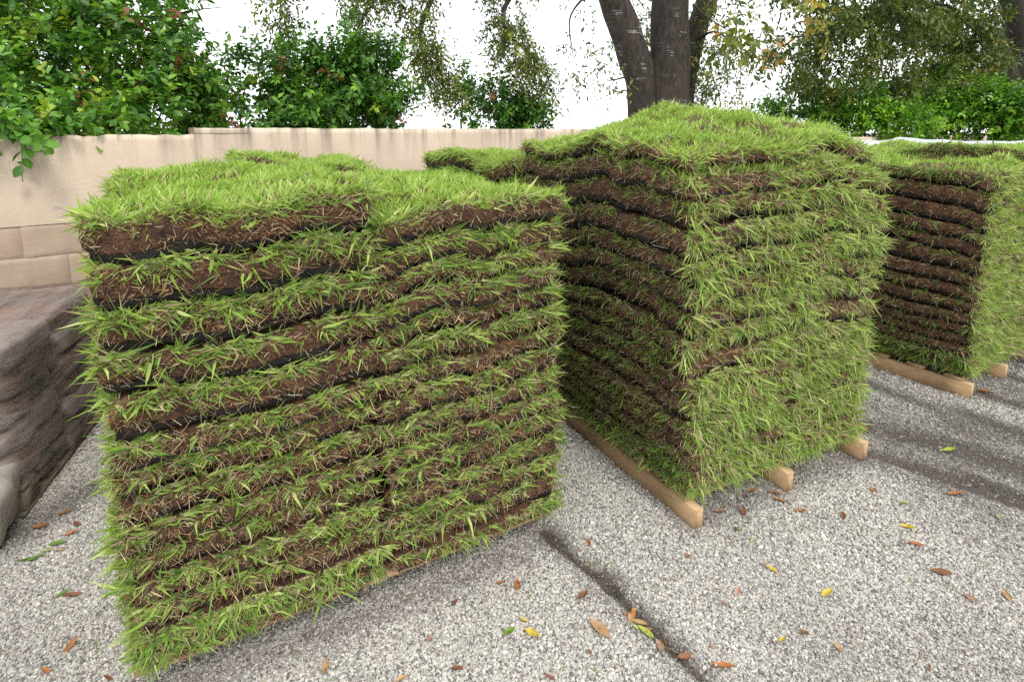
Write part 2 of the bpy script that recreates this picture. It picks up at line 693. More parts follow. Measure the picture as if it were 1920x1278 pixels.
def dirt(x, y):
    """0 clean pale stone .. 1 dark soil worked in"""
    c, s = FV
    a = x * c + y * s
    b = -x * s + y * c
    n1 = vnoise(n3(a * 0.9, b * 3.2), 11)
    n2 = vnoise(n3(a * 2.6, b * 9), 12)
    n4 = vnoise(n3(x * 2.2, y * 2.2), 13)
    right = np.clip((x + 0.22 * y - 1.98) / 0.6, 0, 1)
    m = 0.10 + 0.20 * np.clip(n4, 0, 1) + 0.24 * np.clip(n2, 0, 1) * (0.4 + right) + right * (0.40 + 0.36 * n1 + 0.30 * n2)
    for A, B, w, dep in GROOVES:
        d, sg, t = seg_dist(x, y, A, B)
        d = d + 0.008 * vnoise(n3(x * 11, y * 11), 9)
        m = m + 0.95 * np.exp(-(d / (w * 1.05)) ** 2) + 0.16 * np.exp(-((d - 2.2 * w) / (1.0 * w)) ** 2)
    # crumbs of soil at the foot of the stacks
    d, sg, t = seg_dist(x, y, (-1.0, 1.25), (0.16, 1.9))
    m = m + 0.35 * np.exp(-(d / 0.07) ** 2)
    d, sg, t = seg_dist(x, y, (0.69, 1.98), (1.63, 2.46))
    m = m + 0.40 * np.exp(-(d / 0.09) ** 2)
    d, sg, t = seg_dist(x, y, (-1.95, 1.75), (-1.8, 2.2))
    m = m + 0.6 * np.exp(-(d / 0.10) ** 2)
    return np.clip(m, 0, 1)


def axis(lo, hi, step, far):
    c = list(np.arange(lo, hi + 1e-6, step))
    s, a, b = step, lo, hi
    L, R = [], []
    while a > -far:
        s *= 1.45
        a -= s
        b += s
        L.insert(0, a)
        R.append(b)
    return np.array(L + c + R)


gx, gy = axis(-2.6, 4.6, 0.04, 400), axis(0.7, 4.6, 0.04, 400)
gx = np.unique(np.round(np.concatenate([gx[(gx < 0.0) | (gx > 0.76)], np.arange(0.0, 0.761, 0.01)]), 4))
gy = np.unique(np.round(np.concatenate([gy[(gy < 1.14) | (gy > 2.0)], np.arange(1.14, 2.001, 0.01)]), 4))
X, Y = np.meshgrid(gx, gy)
Z = ground_h(X.ravel(), Y.ravel())
nx, ny = len(gx), len(gy)
ii = (np.arange(ny - 1)[:, None] * nx + np.arange(nx - 1)[None]).ravel()
ground = mesh_obj('ground', np.column_stack([X.ravel(), Y.ravel(), Z]), np.stack([ii, ii + 1, ii + nx + 1, ii + nx], 1), M['ground'], smooth=True, cols=np.repeat(dirt(X.ravel(), Y.ravel())[:, None], 3, 1))
tag(ground, 'dark gritty ground under the pale gravel', 'ground', kind='structure')


def make_gravel():
    r = rng(5)
    pts = []
    # nearer stones denser, the far ones sparser and a little larger
    for (x0, x1, y0, y1, dens, sc) in ((-1.9, 2.9, 1.12, 1.75, 56000, 0.0029), (-2.4, 3.6, 1.75, 2.5, 40000, 0.0033), (-2.9, 4.4, 2.5, 3.3, 20000, 0.0042), (-2.9, 5.6, 3.3, 4.6, 8000, 0.0064)):
        n = int((x1 - x0) * (y1 - y0) * dens)
        x, y = r.uniform(x0, x1, n), r.uniform(y0, y1, n)
        pts.append(np.column_stack([x, y, np.full(n, sc)]))
    P = np.concatenate(pts)
    x, y = P[:, 0], P[:, 1]
    vis = np.abs(x) < y * 0.93 + 0.45
    # nothing under the middle of the stacks can be seen
    for (o, ang, U, V_) in (((-0.97, 1.25), 60.3, 1.3, 1.1), ((0.69, 1.98), 63, 1.05, 1.2), ((2.6, 3.05), 58, 1.0, 1.1)):
        u = np.array([math.sin(math.radians(ang)), math.cos(math.radians(ang))])
        v = np.array([-u[1], u[0]])
        a = (x - o[0]) * u[0] + (y - o[1]) * u[1]
        b = (x - o[0]) * v[0] + (y - o[1]) * v[1]
        vis &= ~((a > 0.15) & (a < U - 0.12) & (b > 0.15) & (b < V_ - 0.1))
    P = P[vis]
    x, y = P[:, 0], P[:, 1]
    D = dirt(x, y)
    keep = r.random(len(P)) > np.clip((D - 0.52) * 1.2, 0, 0.78)
    P, D = P[keep], D[keep]
    x, y = P[:, 0], P[:, 1]
    n = len(P)
    size = P[:, 2] * np.exp(np.clip(r.normal(0, 0.38, n), -0.9, 0.62)) * (1 - 0.38 * D)
    z = ground_h(x, y) + size * r.uniform(0.0, 0.7, n)
    tone = 0.56 + r.normal(0, 0.085, n) - 0.58 * D * r.uniform(0.4, 1.0, n)
    dk = r.random(n) < 0.10
    tone[dk] *= r.uniform(0.3, 0.7, dk.sum())
    scl = np.column_stack([size * r.uniform(0.8, 1.3, n), size * r.uniform(0.8, 1.3, n), size * r.uniform(0.5, 0.85, n)])
    rot = np.column_stack([r.normal(0, 0.4, n), r.normal(0, 0.4, n), r.uniform(0, 6.28, n)])
    me = bpy.data.meshes.new('gravel')
    me.vertices.add(n)
    me.vertices.foreach_set('co', np.column_stack([x, y, z]).astype(np.float32).ravel())
    for nm, tp, arr, f in (('tone', 'FLOAT', np.clip(tone, 0.02, 0.98), 'value'), ('scl', 'FLOAT_VECTOR', scl, 'vector'), ('rot', 'FLOAT_VECTOR', rot, 'vector')):
        a = me.attributes.new(nm, tp, 'POINT')
        a.data.foreach_set(f, arr.astype(np.float32).ravel())
    a = me.attributes.new('pick', 'INT', 'POINT')
    a.data.foreach_set('value', r.integers(0, 5, n).astype(np.int32))
    o = bpy.data.objects.new('gravel', me)
    C.objects.link(o)
    ng = bpy.data.node_groups.new('gravel_stones', 'GeometryNodeTree')
    ng.interface.new_socket('Geometry', in_out='INPUT', socket_type='NodeSocketGeometry')
    ng.interface.new_socket('Geometry', in_out='OUTPUT', socket_type='NodeSocketGeometry')
    g = ng.nodes
    lk = ng.links
    gi, go = g.new('NodeGroupInput'), g.new('NodeGroupOutput')
    g2i = g.new('GeometryNodeGeometryToInstance')
    for k in range(5):
        ico = g.new('GeometryNodeMeshIcoSphere')
        ico.inputs['Radius'].default_value = 1.0
        ico.inputs['Subdivisions'].default_value = 1 if k % 2 else 2
        wnz = g.new('ShaderNodeTexNoise')
        wnz.noise_dimensions = '4D'
        wnz.inputs['W'].default_value = k * 7.3
        wnz.inputs['Scale'].default_value = 1.1
        wnz.inputs['Detail'].default_value = 1.0
        sub = g.new('ShaderNodeVectorMath')
        sub.operation = 'SUBTRACT'
        sub.inputs[1].default_value = (0.5, 0.5, 0.5)
        sc = g.new('ShaderNodeVectorMath')
        sc.operation = 'SCALE'
        sc.inputs['Scale'].default_value = 1.9
        sp = g.new('GeometryNodeSetPosition')
        sm = g.new('GeometryNodeSetMaterial')
        sm.inputs['Material'].default_value = M['stone']
        lk.new(ico.outputs['Mesh'], sp.inputs['Geometry'])
        lk.new(wnz.outputs['Color'], sub.inputs[0])
        lk.new(sub.outputs[0], sc.inputs[0])
        lk.new(sc.outputs[0], sp.inputs['Offset'])
        lk.new(sp.outputs[0], sm.inputs['Geometry'])
        lk.new(sm.outputs[0], g2i.inputs[0])
    iop = g.new('GeometryNodeInstanceOnPoints')
    iop.inputs['Pick Instance'].default_value = True

    def attr(nm, tp):
        a = g.new('GeometryNodeInputNamedAttribute')
        a.data_type = tp
        a.inputs['Name'].default_value = nm
        return a.outputs['Attribute']
    lk.new(gi.outputs[0], iop.inputs['Points'])
    lk.new(g2i.outputs[0], iop.inputs['Instance'])
    lk.new(attr('pick', 'INT'), iop.inputs['Instance Index'])
    rt = g.new('FunctionNodeEulerToRotation')
    lk.new(attr('rot', 'FLOAT_VECTOR'), rt.inputs[0])
    lk.new(rt.outputs[0], iop.inputs['Rotation'])
    lk.new(attr('scl', 'FLOAT_VECTOR'), iop.inputs['Scale'])
    lk.new(iop.outputs[0], go.inputs[0])
    md = o.modifiers.new('stones', 'NODES')
    md.node_group = ng
    me.materials.append(M['stone'])
    tag(o, 'pale crushed limestone gravel spread over the yard', 'gravel', kind='stuff')


make_gravel()

# ------------------------------------------------------------------ the stucco wall
WA = math.radians(52)
WD = np.array([math.sin(WA), math.cos(WA)])
WN = np.array([WD[1], -WD[0]])          # towards the yard
W0 = np.array([-2.95, 3.20])


def wallp(s, off=0.0):
    return W0 + WD * s + WN * off


def make_wall():
    o = thing('stucco_wall', 'long peach stucco wall with dark rain streaks behind the sod stacks', 'wall', (W0[0], W0[1], 0))
    o.rotation_euler = (0, 0, math.pi / 2 - WA)
    r = rng(21)

    def panel(name, s0, s1, z0, z1, thick=0.2, rag=0.0035, step=0.025, mat=M['stucco'], front=0.0):
        ss = np.linspace(s0, s1, int((s1 - s0) / step) + 2)
        n = len(ss)
        top = z1 + rag * vnoise(n3(ss * 4, 0, 0), 31) * 0.6 + rag * 0.8 * vnoise(n3(ss * 27, 3, 0), 32)
        rows = np.array([0, 0.5, 0.93, 1.0])
        V = []
        for f in rows:
            z = z0 + (top - z0) * f
            y = -front + 0.004 * vnoise(n3(ss * 1.7, z * 2, 0), 33) + (0.006 if f == 1.0 else 0) + (0.004 * np.abs(vnoise(n3(ss * 9, z * 9, 0), 34)) if f > 0.9 else 0)
            V.append(np.column_stack([ss, y, z]))
        V.append(np.column_stack([ss, np.full(n, thick), top]))
        V.append(np.column_stack([ss, np.full(n, thick), np.full(n, z0)]))
        V = np.concatenate(V)
        k = 6
        i = (np.arange(k - 1)[:, None] * n + np.arange(n - 1)[None]).ravel()
        q = np.stack([i, i + 1, i + n + 1, i + n], 1)
        ends = np.array([[(kk) * n for kk in range(k)][::-1], [(kk) * n + n - 1 for kk in range(k)]])
        return mesh_obj(name, V, [q, ends], mat, o)
    # local y points away from the yard
    a = panel('stucco_panel', -1.5, 1.04, 0.955, 1.478, rag=0.008)
    a['label'] = 'lower left stretch of wall with broken black-stained top edge'
    panel('stucco_panel', 1.0405, 7.9, 0.955, 1.525)
    panel('stucco_panel', 7.906, 24, 0.955, 1.40)
    # coping lip that starts at the break
    panel('coping_lip', 1.043, 1.38, 1.490, 1.523, thick=0.03, rag=0.006, front=0.004)
    # block courses below the stucco line
    bl, bh = 0.397, 0.1905
    me = None
    for c in range(5):
        z0 = 0.955 - (c + 1) * 0.192
        k = 0
        s = -1.5 + (0.2 if c % 2 else 0.0)
        while s < 6.2:
            sh = r.normal(0, 0.0018)
            if me is None:
                nx_, nz_ = 8, 5
                xs = np.concatenate([[0, 0.006], np.linspace(0.05, bl - 0.05, nx_), [bl - 0.006, bl]])
                zs = np.concatenate([[0, 0.006], np.linspace(0.03, bh - 0.03, nz_), [bh - 0.006, bh]])
                XX, ZZ = np.meshgrid(xs, zs)
                edge = np.minimum(np.minimum(XX, bl - XX), np.minimum(ZZ, bh - ZZ))
                YY = np.where(edge < 0.003, 0.004, 0) + 0.0022 * vnoise(n3(XX * 16, ZZ * 16, 0), 41).reshape(XX.shape)
                nn = len(xs)
                V = np.column_stack([XX.ravel(), YY.ravel(), ZZ.ravel()])
                i = (np.arange(len(zs) - 1)[:, None] * nn + np.arange(nn - 1)[None]).ravel()
                q = np.stack([i, i + 1, i + nn + 1, i + nn], 1)
                ob = mesh_obj('block', V, [q], M['stucco'], o, smooth=True)
                me = ob.data
            else:
                ob = bpy.data.objects.new('block', me)
                C.objects.link(ob)
                ob.parent = o
            ob.location = (s, 0.003 + sh, z0)
            s += bl + 0.002
            k += 1
    V, F = box_mesh(8.2, 0.18, 0.953, 0.002)
    core = mesh_obj('mortar_core', V, F, M['mortar'], o)
    core.location = (2.4, 0.098, 0)
    panel('lower_wall', 6.42, 24, -0.05, 0.953)


make_wall()


# ------------------------------------------------------------------ pallets and sod stacks
def axes(ang):
    a = math.radians(ang)
    u = np.array([math.sin(a), math.cos(a)])
    return u, np.array([-u[1], u[0]])


def make_pallet(label, o, ang, U, V_, wood, stringers=(0.02, 0.5, 0.98), over=0.06, boards=6, back=0.0, group='wooden pallets under the sod', sw=0.04, first=0.05):
    u, v = axes(ang)
    root = thing('wooden_pallet', label, 'pallet', (o[0], o[1], 0.0), group)
    root.rotation_euler = (0, 0, math.pi / 2 - math.radians(ang))
    for i, f in enumerate(stringers):
        V, F = box_mesh(sw, V_ + over + back, 0.09, 0.0016, 0.0007, i + 3)
        ob = mesh_obj('stringer', V, F, wood, root)
        ob.location = (f * U, (V_ - over + back) / 2, -0.004)
    for k in range(boards):
        V, F = box_mesh(0.092, U + 0.03, 0.017, 0.002, 0.0006, k + 11)
        ob = mesh_obj('deck_board', V, F, wood, root)
        ob.rotation_euler = (0, 0, math.pi / 2)
        ob.location = (U / 2, first + k * (V_ - 0.1) / (boards - 1), 0.088)
    return root


def side_blades(r, n, p0, p1, out, zf, tz, lat, dry=0.12, lenr=(0.03, 0.075), upb=0.12, hue=(0.15, 0.75), clump=5, spread=0.6, outw=(0.35, 0.95), wid=(0.0028, 0.0058), depth=0.022, droop=(-0.2, 0.5), vsd=0.32, thin=-0.45):
    """fringe of grass along one edge p0..p1 (3-D callables give z): clumped blades leaning out"""
    nc = max(1, n // clump)
    tcl = r.random(nc)
    gap = vnoise(n3(tcl * np.linalg.norm(np.asarray(p1) - np.asarray(p0)) * 7, r.random() * 50, 0), int(r.integers(1e6)))
    keep = gap + r.normal(0, 0.35, nc) > thin
    tcl = tcl[keep]
    nc = len(tcl)
    if nc == 0:
        return None
    reps = r.integers(max(1, clump - 3), clump + 4, nc)
    idx = np.repeat(np.arange(nc), reps)
    m = len(idx)
    L2 = unit(np.append(np.asarray(p1) - np.asarray(p0), 0))
    O3 = np.append(out, 0)
    t = np.clip(tcl[idx] + r.normal(0, 0.006, m) / np.linalg.norm(np.asarray(p1) - np.asarray(p0)), 0, 1)
    inset = r.uniform(-0.006, depth, nc)[idx] + r.normal(0, 0.003, m)
    xy = np.asarray(p0) + (np.asarray(p1) - np.asarray(p0)) * t[:, None] - np.asarray(out) * inset[:, None]
    cz = r.uniform(0.0, 1.0, nc)[idx]
    z = zf(xy) + tz * (cz - 0.75) + r.normal(0, 0.002, m)
    base = np.column_stack([xy, z])
    cdir = (O3 * r.uniform(*outw, nc)[:, None] + L2 * r.normal(lat, spread, nc)[:, None] + np.array([0, 0, 1.]) * r.normal(upb, vsd, nc)[:, None])
    d = unit(unit(cdir)[idx] + r.normal(0, 0.26, (m, 3)) + O3 * 0.05)
    L = (lenr[0] + (lenr[1] * 1.2 - lenr[0]) * r.beta(1.1, 2.6, m)) * r.uniform(0.75, 1.15, nc)[idx]
    w = r.uniform(*wid, m) * r.choice([0.6, 0.85, 1.0, 1.55], m)
    bend = np.array([0, 0, -1.]) * (L * r.uniform(*droop, m))[:, None] + r.normal(0, 0.30, (m, 3)) * L[:, None]
    h = r.uniform(*hue, nc)[idx] + r.normal(0, 0.12, m)
    ct = green(h)
    isdry = r.random(m) < np.clip(dry + r.normal(0, 0.08, nc)[idx], 0.02, 0.9)
    ct[isdry] = TANS[r.integers(0, 4, isdry.sum())] * r.uniform(0.6, 1.05, (isdry.sum(), 1))
    L[isdry] *= 0.85
    w[isdry] *= 0.6
    cb = ct * 0.55 + TANS[r.integers(0, 4, m)] * 0.42
    face = unit(O3 + np.array([0, 0, 0.5]) + r.normal(0, 0.55, (m, 3)))
    return blades(base, d, L, w, bend, cb, ct, face)


def top_blades(r, xy, z, lenr, lean, hue, dry=0.06, wid=(0.0028, 0.0058)):
    m = len(xy)
    h0 = 0.5 * (vnoise(n3(xy[:, 0] * 9, xy[:, 1] * 9), 77) + vnoise(n3(xy[:, 0] * 28, xy[:, 1] * 28), 78))
    base = np.column_stack([xy, z - 0.006])
    az = 3.0 * vnoise(n3(xy[:, 0] * 16, xy[:, 1] * 16), 79) + r.normal(0, 1.0, m)
    tl = np.abs(r.normal(lean, 0.28, m)) + 0.2 * np.abs(h0)
    d = unit(np.column_stack([np.cos(az) * np.sin(tl), np.sin(az) * np.sin(tl), np.cos(tl)]))
    L = r.uniform(*lenr, m) * (1 + 0.25 * h0)
    w = r.uniform(*wid, m)
    bend = np.column_stack([np.cos(az), np.sin(az), -0.6 * np.ones(m)]) * (L * r.uniform(0.0, 0.35, m))[:, None]
    ct = green(np.clip(r.uniform(*hue, m) + 0.25 * h0, 0, 0.99))
    isdry = r.random(m) < np.clip(dry - 0.12 * h0, 0.01, 1)
    ct[isdry] = TANS[r.integers(0, 4, isdry.sum())] * r.uniform(0.7, 1.05, (isdry.sum(), 1))
    L[isdry] *= 0.6
    w[isdry] *= 0.6
    cb = ct * 0.6 + np.array([0.22, 0.2, 0.08]) * 0.4
    return blades(base, d, L, w, bend, cb, ct, None, r=r)


def straws(r, n, p0, p1, out, zlo, zhi, lenr=(0.006, 0.027), dark=0.35):
    t = r.random(n)
    p0, p1 = np.asarray(p0), np.asarray(p1)
    xy = p0 + (p1 - p0) * t[:, None] + out * r.uniform(-0.006, 0.003, n)[:, None]
    zl, zh = zlo(xy), zhi(xy)
    f = r.beta(2.0, 1.2, n)
    base = np.column_stack([xy, zl + (zh - zl) * f])
    L2 = unit(np.append(p1 - p0, 0))
    O3 = np.append(out, 0)
    d = unit(L2 * (r.choice([-1, 1], n) * r.uniform(0.1, 1, n))[:, None] + O3 * r.uniform(0.15, 0.7, n)[:, None] + np.array([0, 0, 1.]) * r.normal(-0.05, 0.5, n)[:, None])
    L = r.uniform(*lenr, n) * r.choice([1, 1, 1, 1.8], n)
    w = r.uniform(0.0008, 0.0021, n)
    bend = r.normal(0, 0.25, (n, 3)) * L[:, None]
    col = np.array([[0.42, 0.29, 0.15], [0.24, 0.12, 0.055], [0.58, 0.46, 0.28], [0.15, 0.065, 0.032], [0.34, 0.18, 0.085], [0.48, 0.42, 0.28]])[r.integers(0, 6, n)] * r.uniform(0.6, 1.15, (n, 1))
    dk = r.random(n) < dark
    col[dk] *= 0.4
    return sticks(base, d, L, w, bend, col, unit(O3 + r.normal(0, 0.6, (n, 3))))


class Stack:
    def __init__(self, key, o, ang, U, V_, cols, base=0.105, seed=1, flare=0.0, edge=0.05, wav=0.22, ths=None, dome=0.0):
        self.key, self.o, self.U, self.V, self.cols = key, np.asarray(o, float), U, V_, cols
        self.u, self.v = axes(ang)
        self.base, self.seed, self.flare, self.edge, self.wav, self.dome = base, seed, flare, edge, wav, dome
        self.th = []
        for ci, (s0, s1, n, H) in enumerate(cols):
            r = rng(seed * 100 + ci)
            t = np.array(ths[ci]) if ths and ths[ci] else np.linspace(0.78, 1.28, n) * r.uniform(0.86, 1.14, n)
            self.th.append(t / t.sum() * (H - base))

    def st(self, xy):
        q = xy - self.o
        return q @ self.u, q @ self.v

    def xy(self, s, t):
        return self.o + np.outer(s, self.u) + np.outer(t, self.v)

    def surf(self, ci, s, t, upto):
        """height of the underside of layer `upto` (cumulative), and the thickness of that layer"""
        s0, s1 = self.cols[ci][:2]
        z = np.full(len(s), self.base)
        dl = np.maximum(np.minimum(s, self.U - s), 0)
        df = np.maximum(np.minimum(t, self.V - t), 0)
        e = np.exp(-dl / 0.09) * 0.7 + np.exp(-df / 0.07)
        rise = 1 + self.dome * np.exp(-((s - 0.66 * self.U) / (0.42 * self.U)) ** 2) * np.clip((t - 0.05) / 0.45, 0, 1)
        th = None
        for k in range(min(upto, len(self.th[ci]) - 1) + 1):
            h = self.th[ci][k]
            th = h * (1 + self.wav * vnoise(n3(s * 3.1, t * 2.3, k * 0.8 + ci * 9), self.seed) + 0.10 * vnoise(n3(s * 10, t * 8, k * 1.7), self.seed + 2)) * (1 - self.edge * e) * rise
            if k < upto:
                z = z + th
        return z, th

    def slab(self, ci, k, label, group, faces, top=None, rect=None, zbase=None, hidden=False, soil_frac=0.28, thick=None):
        """faces: {'front'|'left'|'right'|'back': dict(n per metre ...)}"""
        seed = self.seed * 1000 + ci * 100 + k + (500 if rect else 0)
        r = rng(seed)
        if rect:
            s0, s1, t0, t1 = rect
        else:
            s0, s1 = self.cols[ci][:2]
            t0, t1 = 0.0, self.V
            ds, dt = r.normal(0, 0.007, 2)
            g = 0.006
            zc = self.base + self.th[ci][:k].sum()
            fl = -self.flare * (zc / 1.4) if s0 <= 0.001 else 0
            s0, s1, t0, t1 = s0 + (0 if s0 <= 0.001 else g) + ds + fl, s1 - (0 if s1 >= self.U - 0.001 else g) + ds, t0 + dt, t1 + dt
        step = 0.02 if not hidden else 0.08
        ns, nt_ = max(3, int((s1 - s0) / step) + 1), max(3, int((t1 - t0) / step) + 1)
        S, T = np.meshgrid(np.linspace(s0, s1, ns), np.linspace(t0, t1, nt_))
        # boundary loop
        idx = np.arange(ns * nt_).reshape(nt_, ns)
        loop = np.concatenate([idx[0, :], idx[1:, -1], idx[-1, -2::-1], idx[-2:0:-1, 0]])
        S, T = S.ravel().copy(), T.ravel().copy()
        bs, bt = S[loop], T[loop]
        cs_, ct_ = (s0 + s1) / 2, (t0 + t1) / 2
        ox = np.where(np.isclose(bs, s0), -1.0, np.where(np.isclose(bs, s1), 1.0, 0))
        oy = np.where(np.isclose(bt, t0), -1.0, np.where(np.isclose(bt, t1), 1.0, 0))
        corner = (ox != 0) & (oy != 0)
        jit = 0.009 * vnoise(n3(bs * 8, bt * 8, k * 3.3), seed) + 0.004 * vnoise(n3(bs * 33, bt * 33, k * 3.3), seed + 1) - 0.018 * corner

        def height(s, t, f):
            if rect:
                z0, thb = self.surf(ci, s, t, len(self.th[ci]))
                z = z0 + (zbase or 0)
                th = thick * (1 + 0.2 * vnoise(n3(s * 5, t * 5, 3), seed))
            else:
                z, th = self.surf(ci, s, t, k)
            return z + th * f

        fr_s = [0.02, soil_frac * 0.35, soil_frac * 0.7, soil_frac]
        ftop = 0.76 if rect else max(0.76, 1 - 0.014 / self.th[ci][k])
        fr_t = [soil_frac + 0.005, soil_frac + 0.4 * (ftop - soil_frac), soil_frac + 0.72 * (ftop - soil_frac), ftop]
        # per-row outward offsets: dark soil cut clean and set back, root mat bulging
        off_s = [-0.014, -0.007, -0.004, -0.001]
        off_t = [0.0, 0.004, 0.005, -0.004]

        def rows(frs, offs, sd):
            R = []
            for i, (f, of) in enumerate(zip(frs, offs)):
                rr = 0.0055 * vnoise(n3(bs * 45, bt * 45, i * 2.1 + k), sd) + 0.006 * np.minimum(vnoise(n3(bs * 17, bt * 17, i * 0.9 + k), sd + 5), 0.1)
                a = of + jit + rr
                ss, tt = bs + ox * a, bt + oy * a
                xy = self.xy(ss, tt)
                R.append(np.column_stack([xy, height(ss, tt, f)]))
            return R
        P = len(loop)

        def bands(nr):
            i = np.arange(nr - 1)[:, None] * P
            j = np.arange(P)[None]
            return np.stack([i + j, i + (j + 1) % P, i + P + (j + 1) % P, i + P + j], -1).reshape(-1, 4)
        c2 = self.xy(np.array([cs_]), np.array([ct_]))[0]
        zc = float(height(np.array([cs_]), np.array([ct_]), 0.0)[0])
        loc = (c2[0], c2[1], zc)
        root = thing('sod_slab', label, 'sod slab', loc, group)
        Rs = rows(fr_s, off_s, seed + 3)
        mesh_obj('soil', np.concatenate(Rs), [bands(4), np.arange(P)[::-1][None]], M['soil'], root, loc=loc)
        Rt = rows(fr_t, off_t, seed + 7)
        buried = not (top or rect)
        inner = self.xy(S, T)
        zi = height(S, T, ftop)
        Vt = np.concatenate(Rt + [np.column_stack([inner, zi])])
        remap = np.arange(ns * nt_) + 4 * P
        remap[loop] = 3 * P + np.arange(P)
        ii = (np.arange(nt_ - 1)[:, None] * ns + np.arange(ns - 1)[None]).ravel()
        cap = remap[np.stack([ii, ii + 1, ii + ns + 1, ii + ns], 1)]
        if buried:
            Vt, cap = Vt[:4 * P], np.arange(3 * P, 4 * P)[None]
        mesh_obj('root_mat', Vt, [bands(4), cap], M['thatch'], root, loc=loc)
        # fringes
        gparts, sparts = [], []
        zt = lambda q: height(*self.st(q), ftop + 0.03)
        zl = lambda q: height(*self.st(q), soil_frac * 0.55)
        E = {'front': ((s0, t0), (s1, t0), -self.v), 'left': ((s0, t1), (s0, t0), -self.u), 'right': ((s1, t0), (s1, t1), self.u), 'back': ((s1, t1), (s0, t1), self.v)}
        tz = self.th[ci][min(k, len(self.th[ci]) - 1)] * 0.36
        for nm, kw in faces.items():
            a, b, out = E[nm]
            p0, p1 = self.xy(np.array([a[0]]), np.array([a[1]]))[0], self.xy(np.array([b[0]]), np.array([b[1]]))[0]
            Ln = np.linalg.norm(p1 - p0)
            kw = dict(kw)
            n, ns_, tf_ = kw.pop('n'), kw.pop('straw', 0), kw.pop('tzf', 1.0)
            kw.setdefault('lat', 0.1)
            sb = side_blades(r, int(n * Ln), p0, p1, out, zt, tz * tf_, **kw)
            if sb is not None:
                gparts.append(sb)
            if ns_:
                sparts.append(straws(r, int(ns_ * Ln), p0, p1, out, zl, zt, dark=0.42))
        if top:
            m = int(top['n'] * (s1 - s0) * (t1 - t0))
            s, t = r.uniform(s0, s1, m), r.uniform(t0, t1, m)
            thin = vnoise(n3(s * 6, t * 6, 5), seed) + r.normal(0, 0.3, m) > -0.62
            s, t = s[thin], t[thin]
            gparts.append(top_blades(r, self.xy(s, t), height(s, t, ftop), top['len'], top.get('lean', 0.35), top['hue'], top.get('dry', 0.06)))
            # upright stems along the cut edges
        if gparts:
            v_, f_, c_ = merge(gparts)
            g_ = mesh_obj('grass', v_, f_, M['grass'], root, cols=c_, loc=loc)
            g_['kind'] = 'stuff'
        if sparts:
            v_, f_, c_ = merge(sparts)
            g_ = mesh_obj('roots', v_, f_, M['straw'], root, cols=c_, loc=loc)
            g_['kind'] = 'stuff'
        return root


def build_stack(stk, colname, where, fronts, tops, group, hidden_from=None):
    for ci, (s0, s1, n, H) in enumerate(stk.cols):
        for k in range(n):
            fromtop = n - 1 - k
            hid = hidden_from is not None and fromtop >= hidden_from
            lab = (f'topmost sod slab {colname[ci]} of {where}' if fromtop == 0 else f'{ORD[fromtop]} sod slab from the top {colname[ci]} of {where}')
            F = {}
            for nm, fn in fronts.items():
                if nm == 'left' and ci != 0 and fromtop > 1:
                    continue
                if nm == 'right' and ci != len(stk.cols) - 1 and fromtop > 1:
                    continue
                kw = fn(ci, k, fromtop)
                if hid:
                    kw = dict(kw, n=int(kw['n'] * 0.25), straw=0)
                if kw['n'] > 0:
                    F[nm] = kw
            stk.slab(ci, k, lab, group, F, top=tops if fromtop == 0 else None, hidden=hid)


TOP = dict(n=17500, len=(0.018, 0.050), lean=0.45, hue=(0.36, 1.0), dry=0.17)

# --- the nearest stack
def kw_(extra=None, **k):
    k.update(extra or {})
    return k


HANG = dict(depth=0.008, upb=-0.12, droop=(0.0, 0.55), n=1800, lenr=(0.018, 0.058))
make_pallet('pine pallet under the nearest sod stack', (-0.97, 1.25), 60.3, 1.28, 1.1, M['pine'], over=-0.12, first=0.062)
front = Stack('front', (-0.97, 1.25), 60.3, 1.30, 1.1, [(0.0, 0.66, 14, 1.375), (0.66, 1.30, 15, 1.31)], seed=3, edge=0.02, wav=0.12,
              ths=[[.06, .062, .07, .066, .072, .07, .082, .072, .074, .10, .09, .108, .112, .11], [.074, .078, .07, .076, .082, .074, .08, .086, .076, .08, .078, .084, .07, .08, .09]])
build_stack(front, ['in the left column', 'in the right column'], 'the nearest stack',
            {'front': lambda ci, k, ft: kw_(n=(1750 if k < 9 else 2300) if ft else 2700, straw=3000, lat=(0.15, 0.5)[ci], upb=0.03 if ft else 0.5, lenr=(0.018, 0.052 if k < 9 else 0.066), wid=(0.0032, 0.0064), vsd=0.22 if ft else 0.3, hue=(0.12, 0.85) if ft else (0.3, 0.95), dry=0.24, extra=HANG if k < (2 if ci == 0 else 1) else {}, spread=0.8, outw=(0.12, 0.55), clump=5, droop=(-0.15, 0.3)),
             'left': lambda ci, k, ft: dict(n=1900, straw=700, lat=0.3, upb=0.15, lenr=(0.02, 0.056), hue=(0.3, 0.9), outw=(0.4, 0.9)),
             'right': lambda ci, k, ft: dict(n=1300, straw=500, lat=0.0, lenr=(0.02, 0.06), hue=(0.2, 0.7), dry=0.2)},
            TOP, 'sod slabs in the nearest stack')

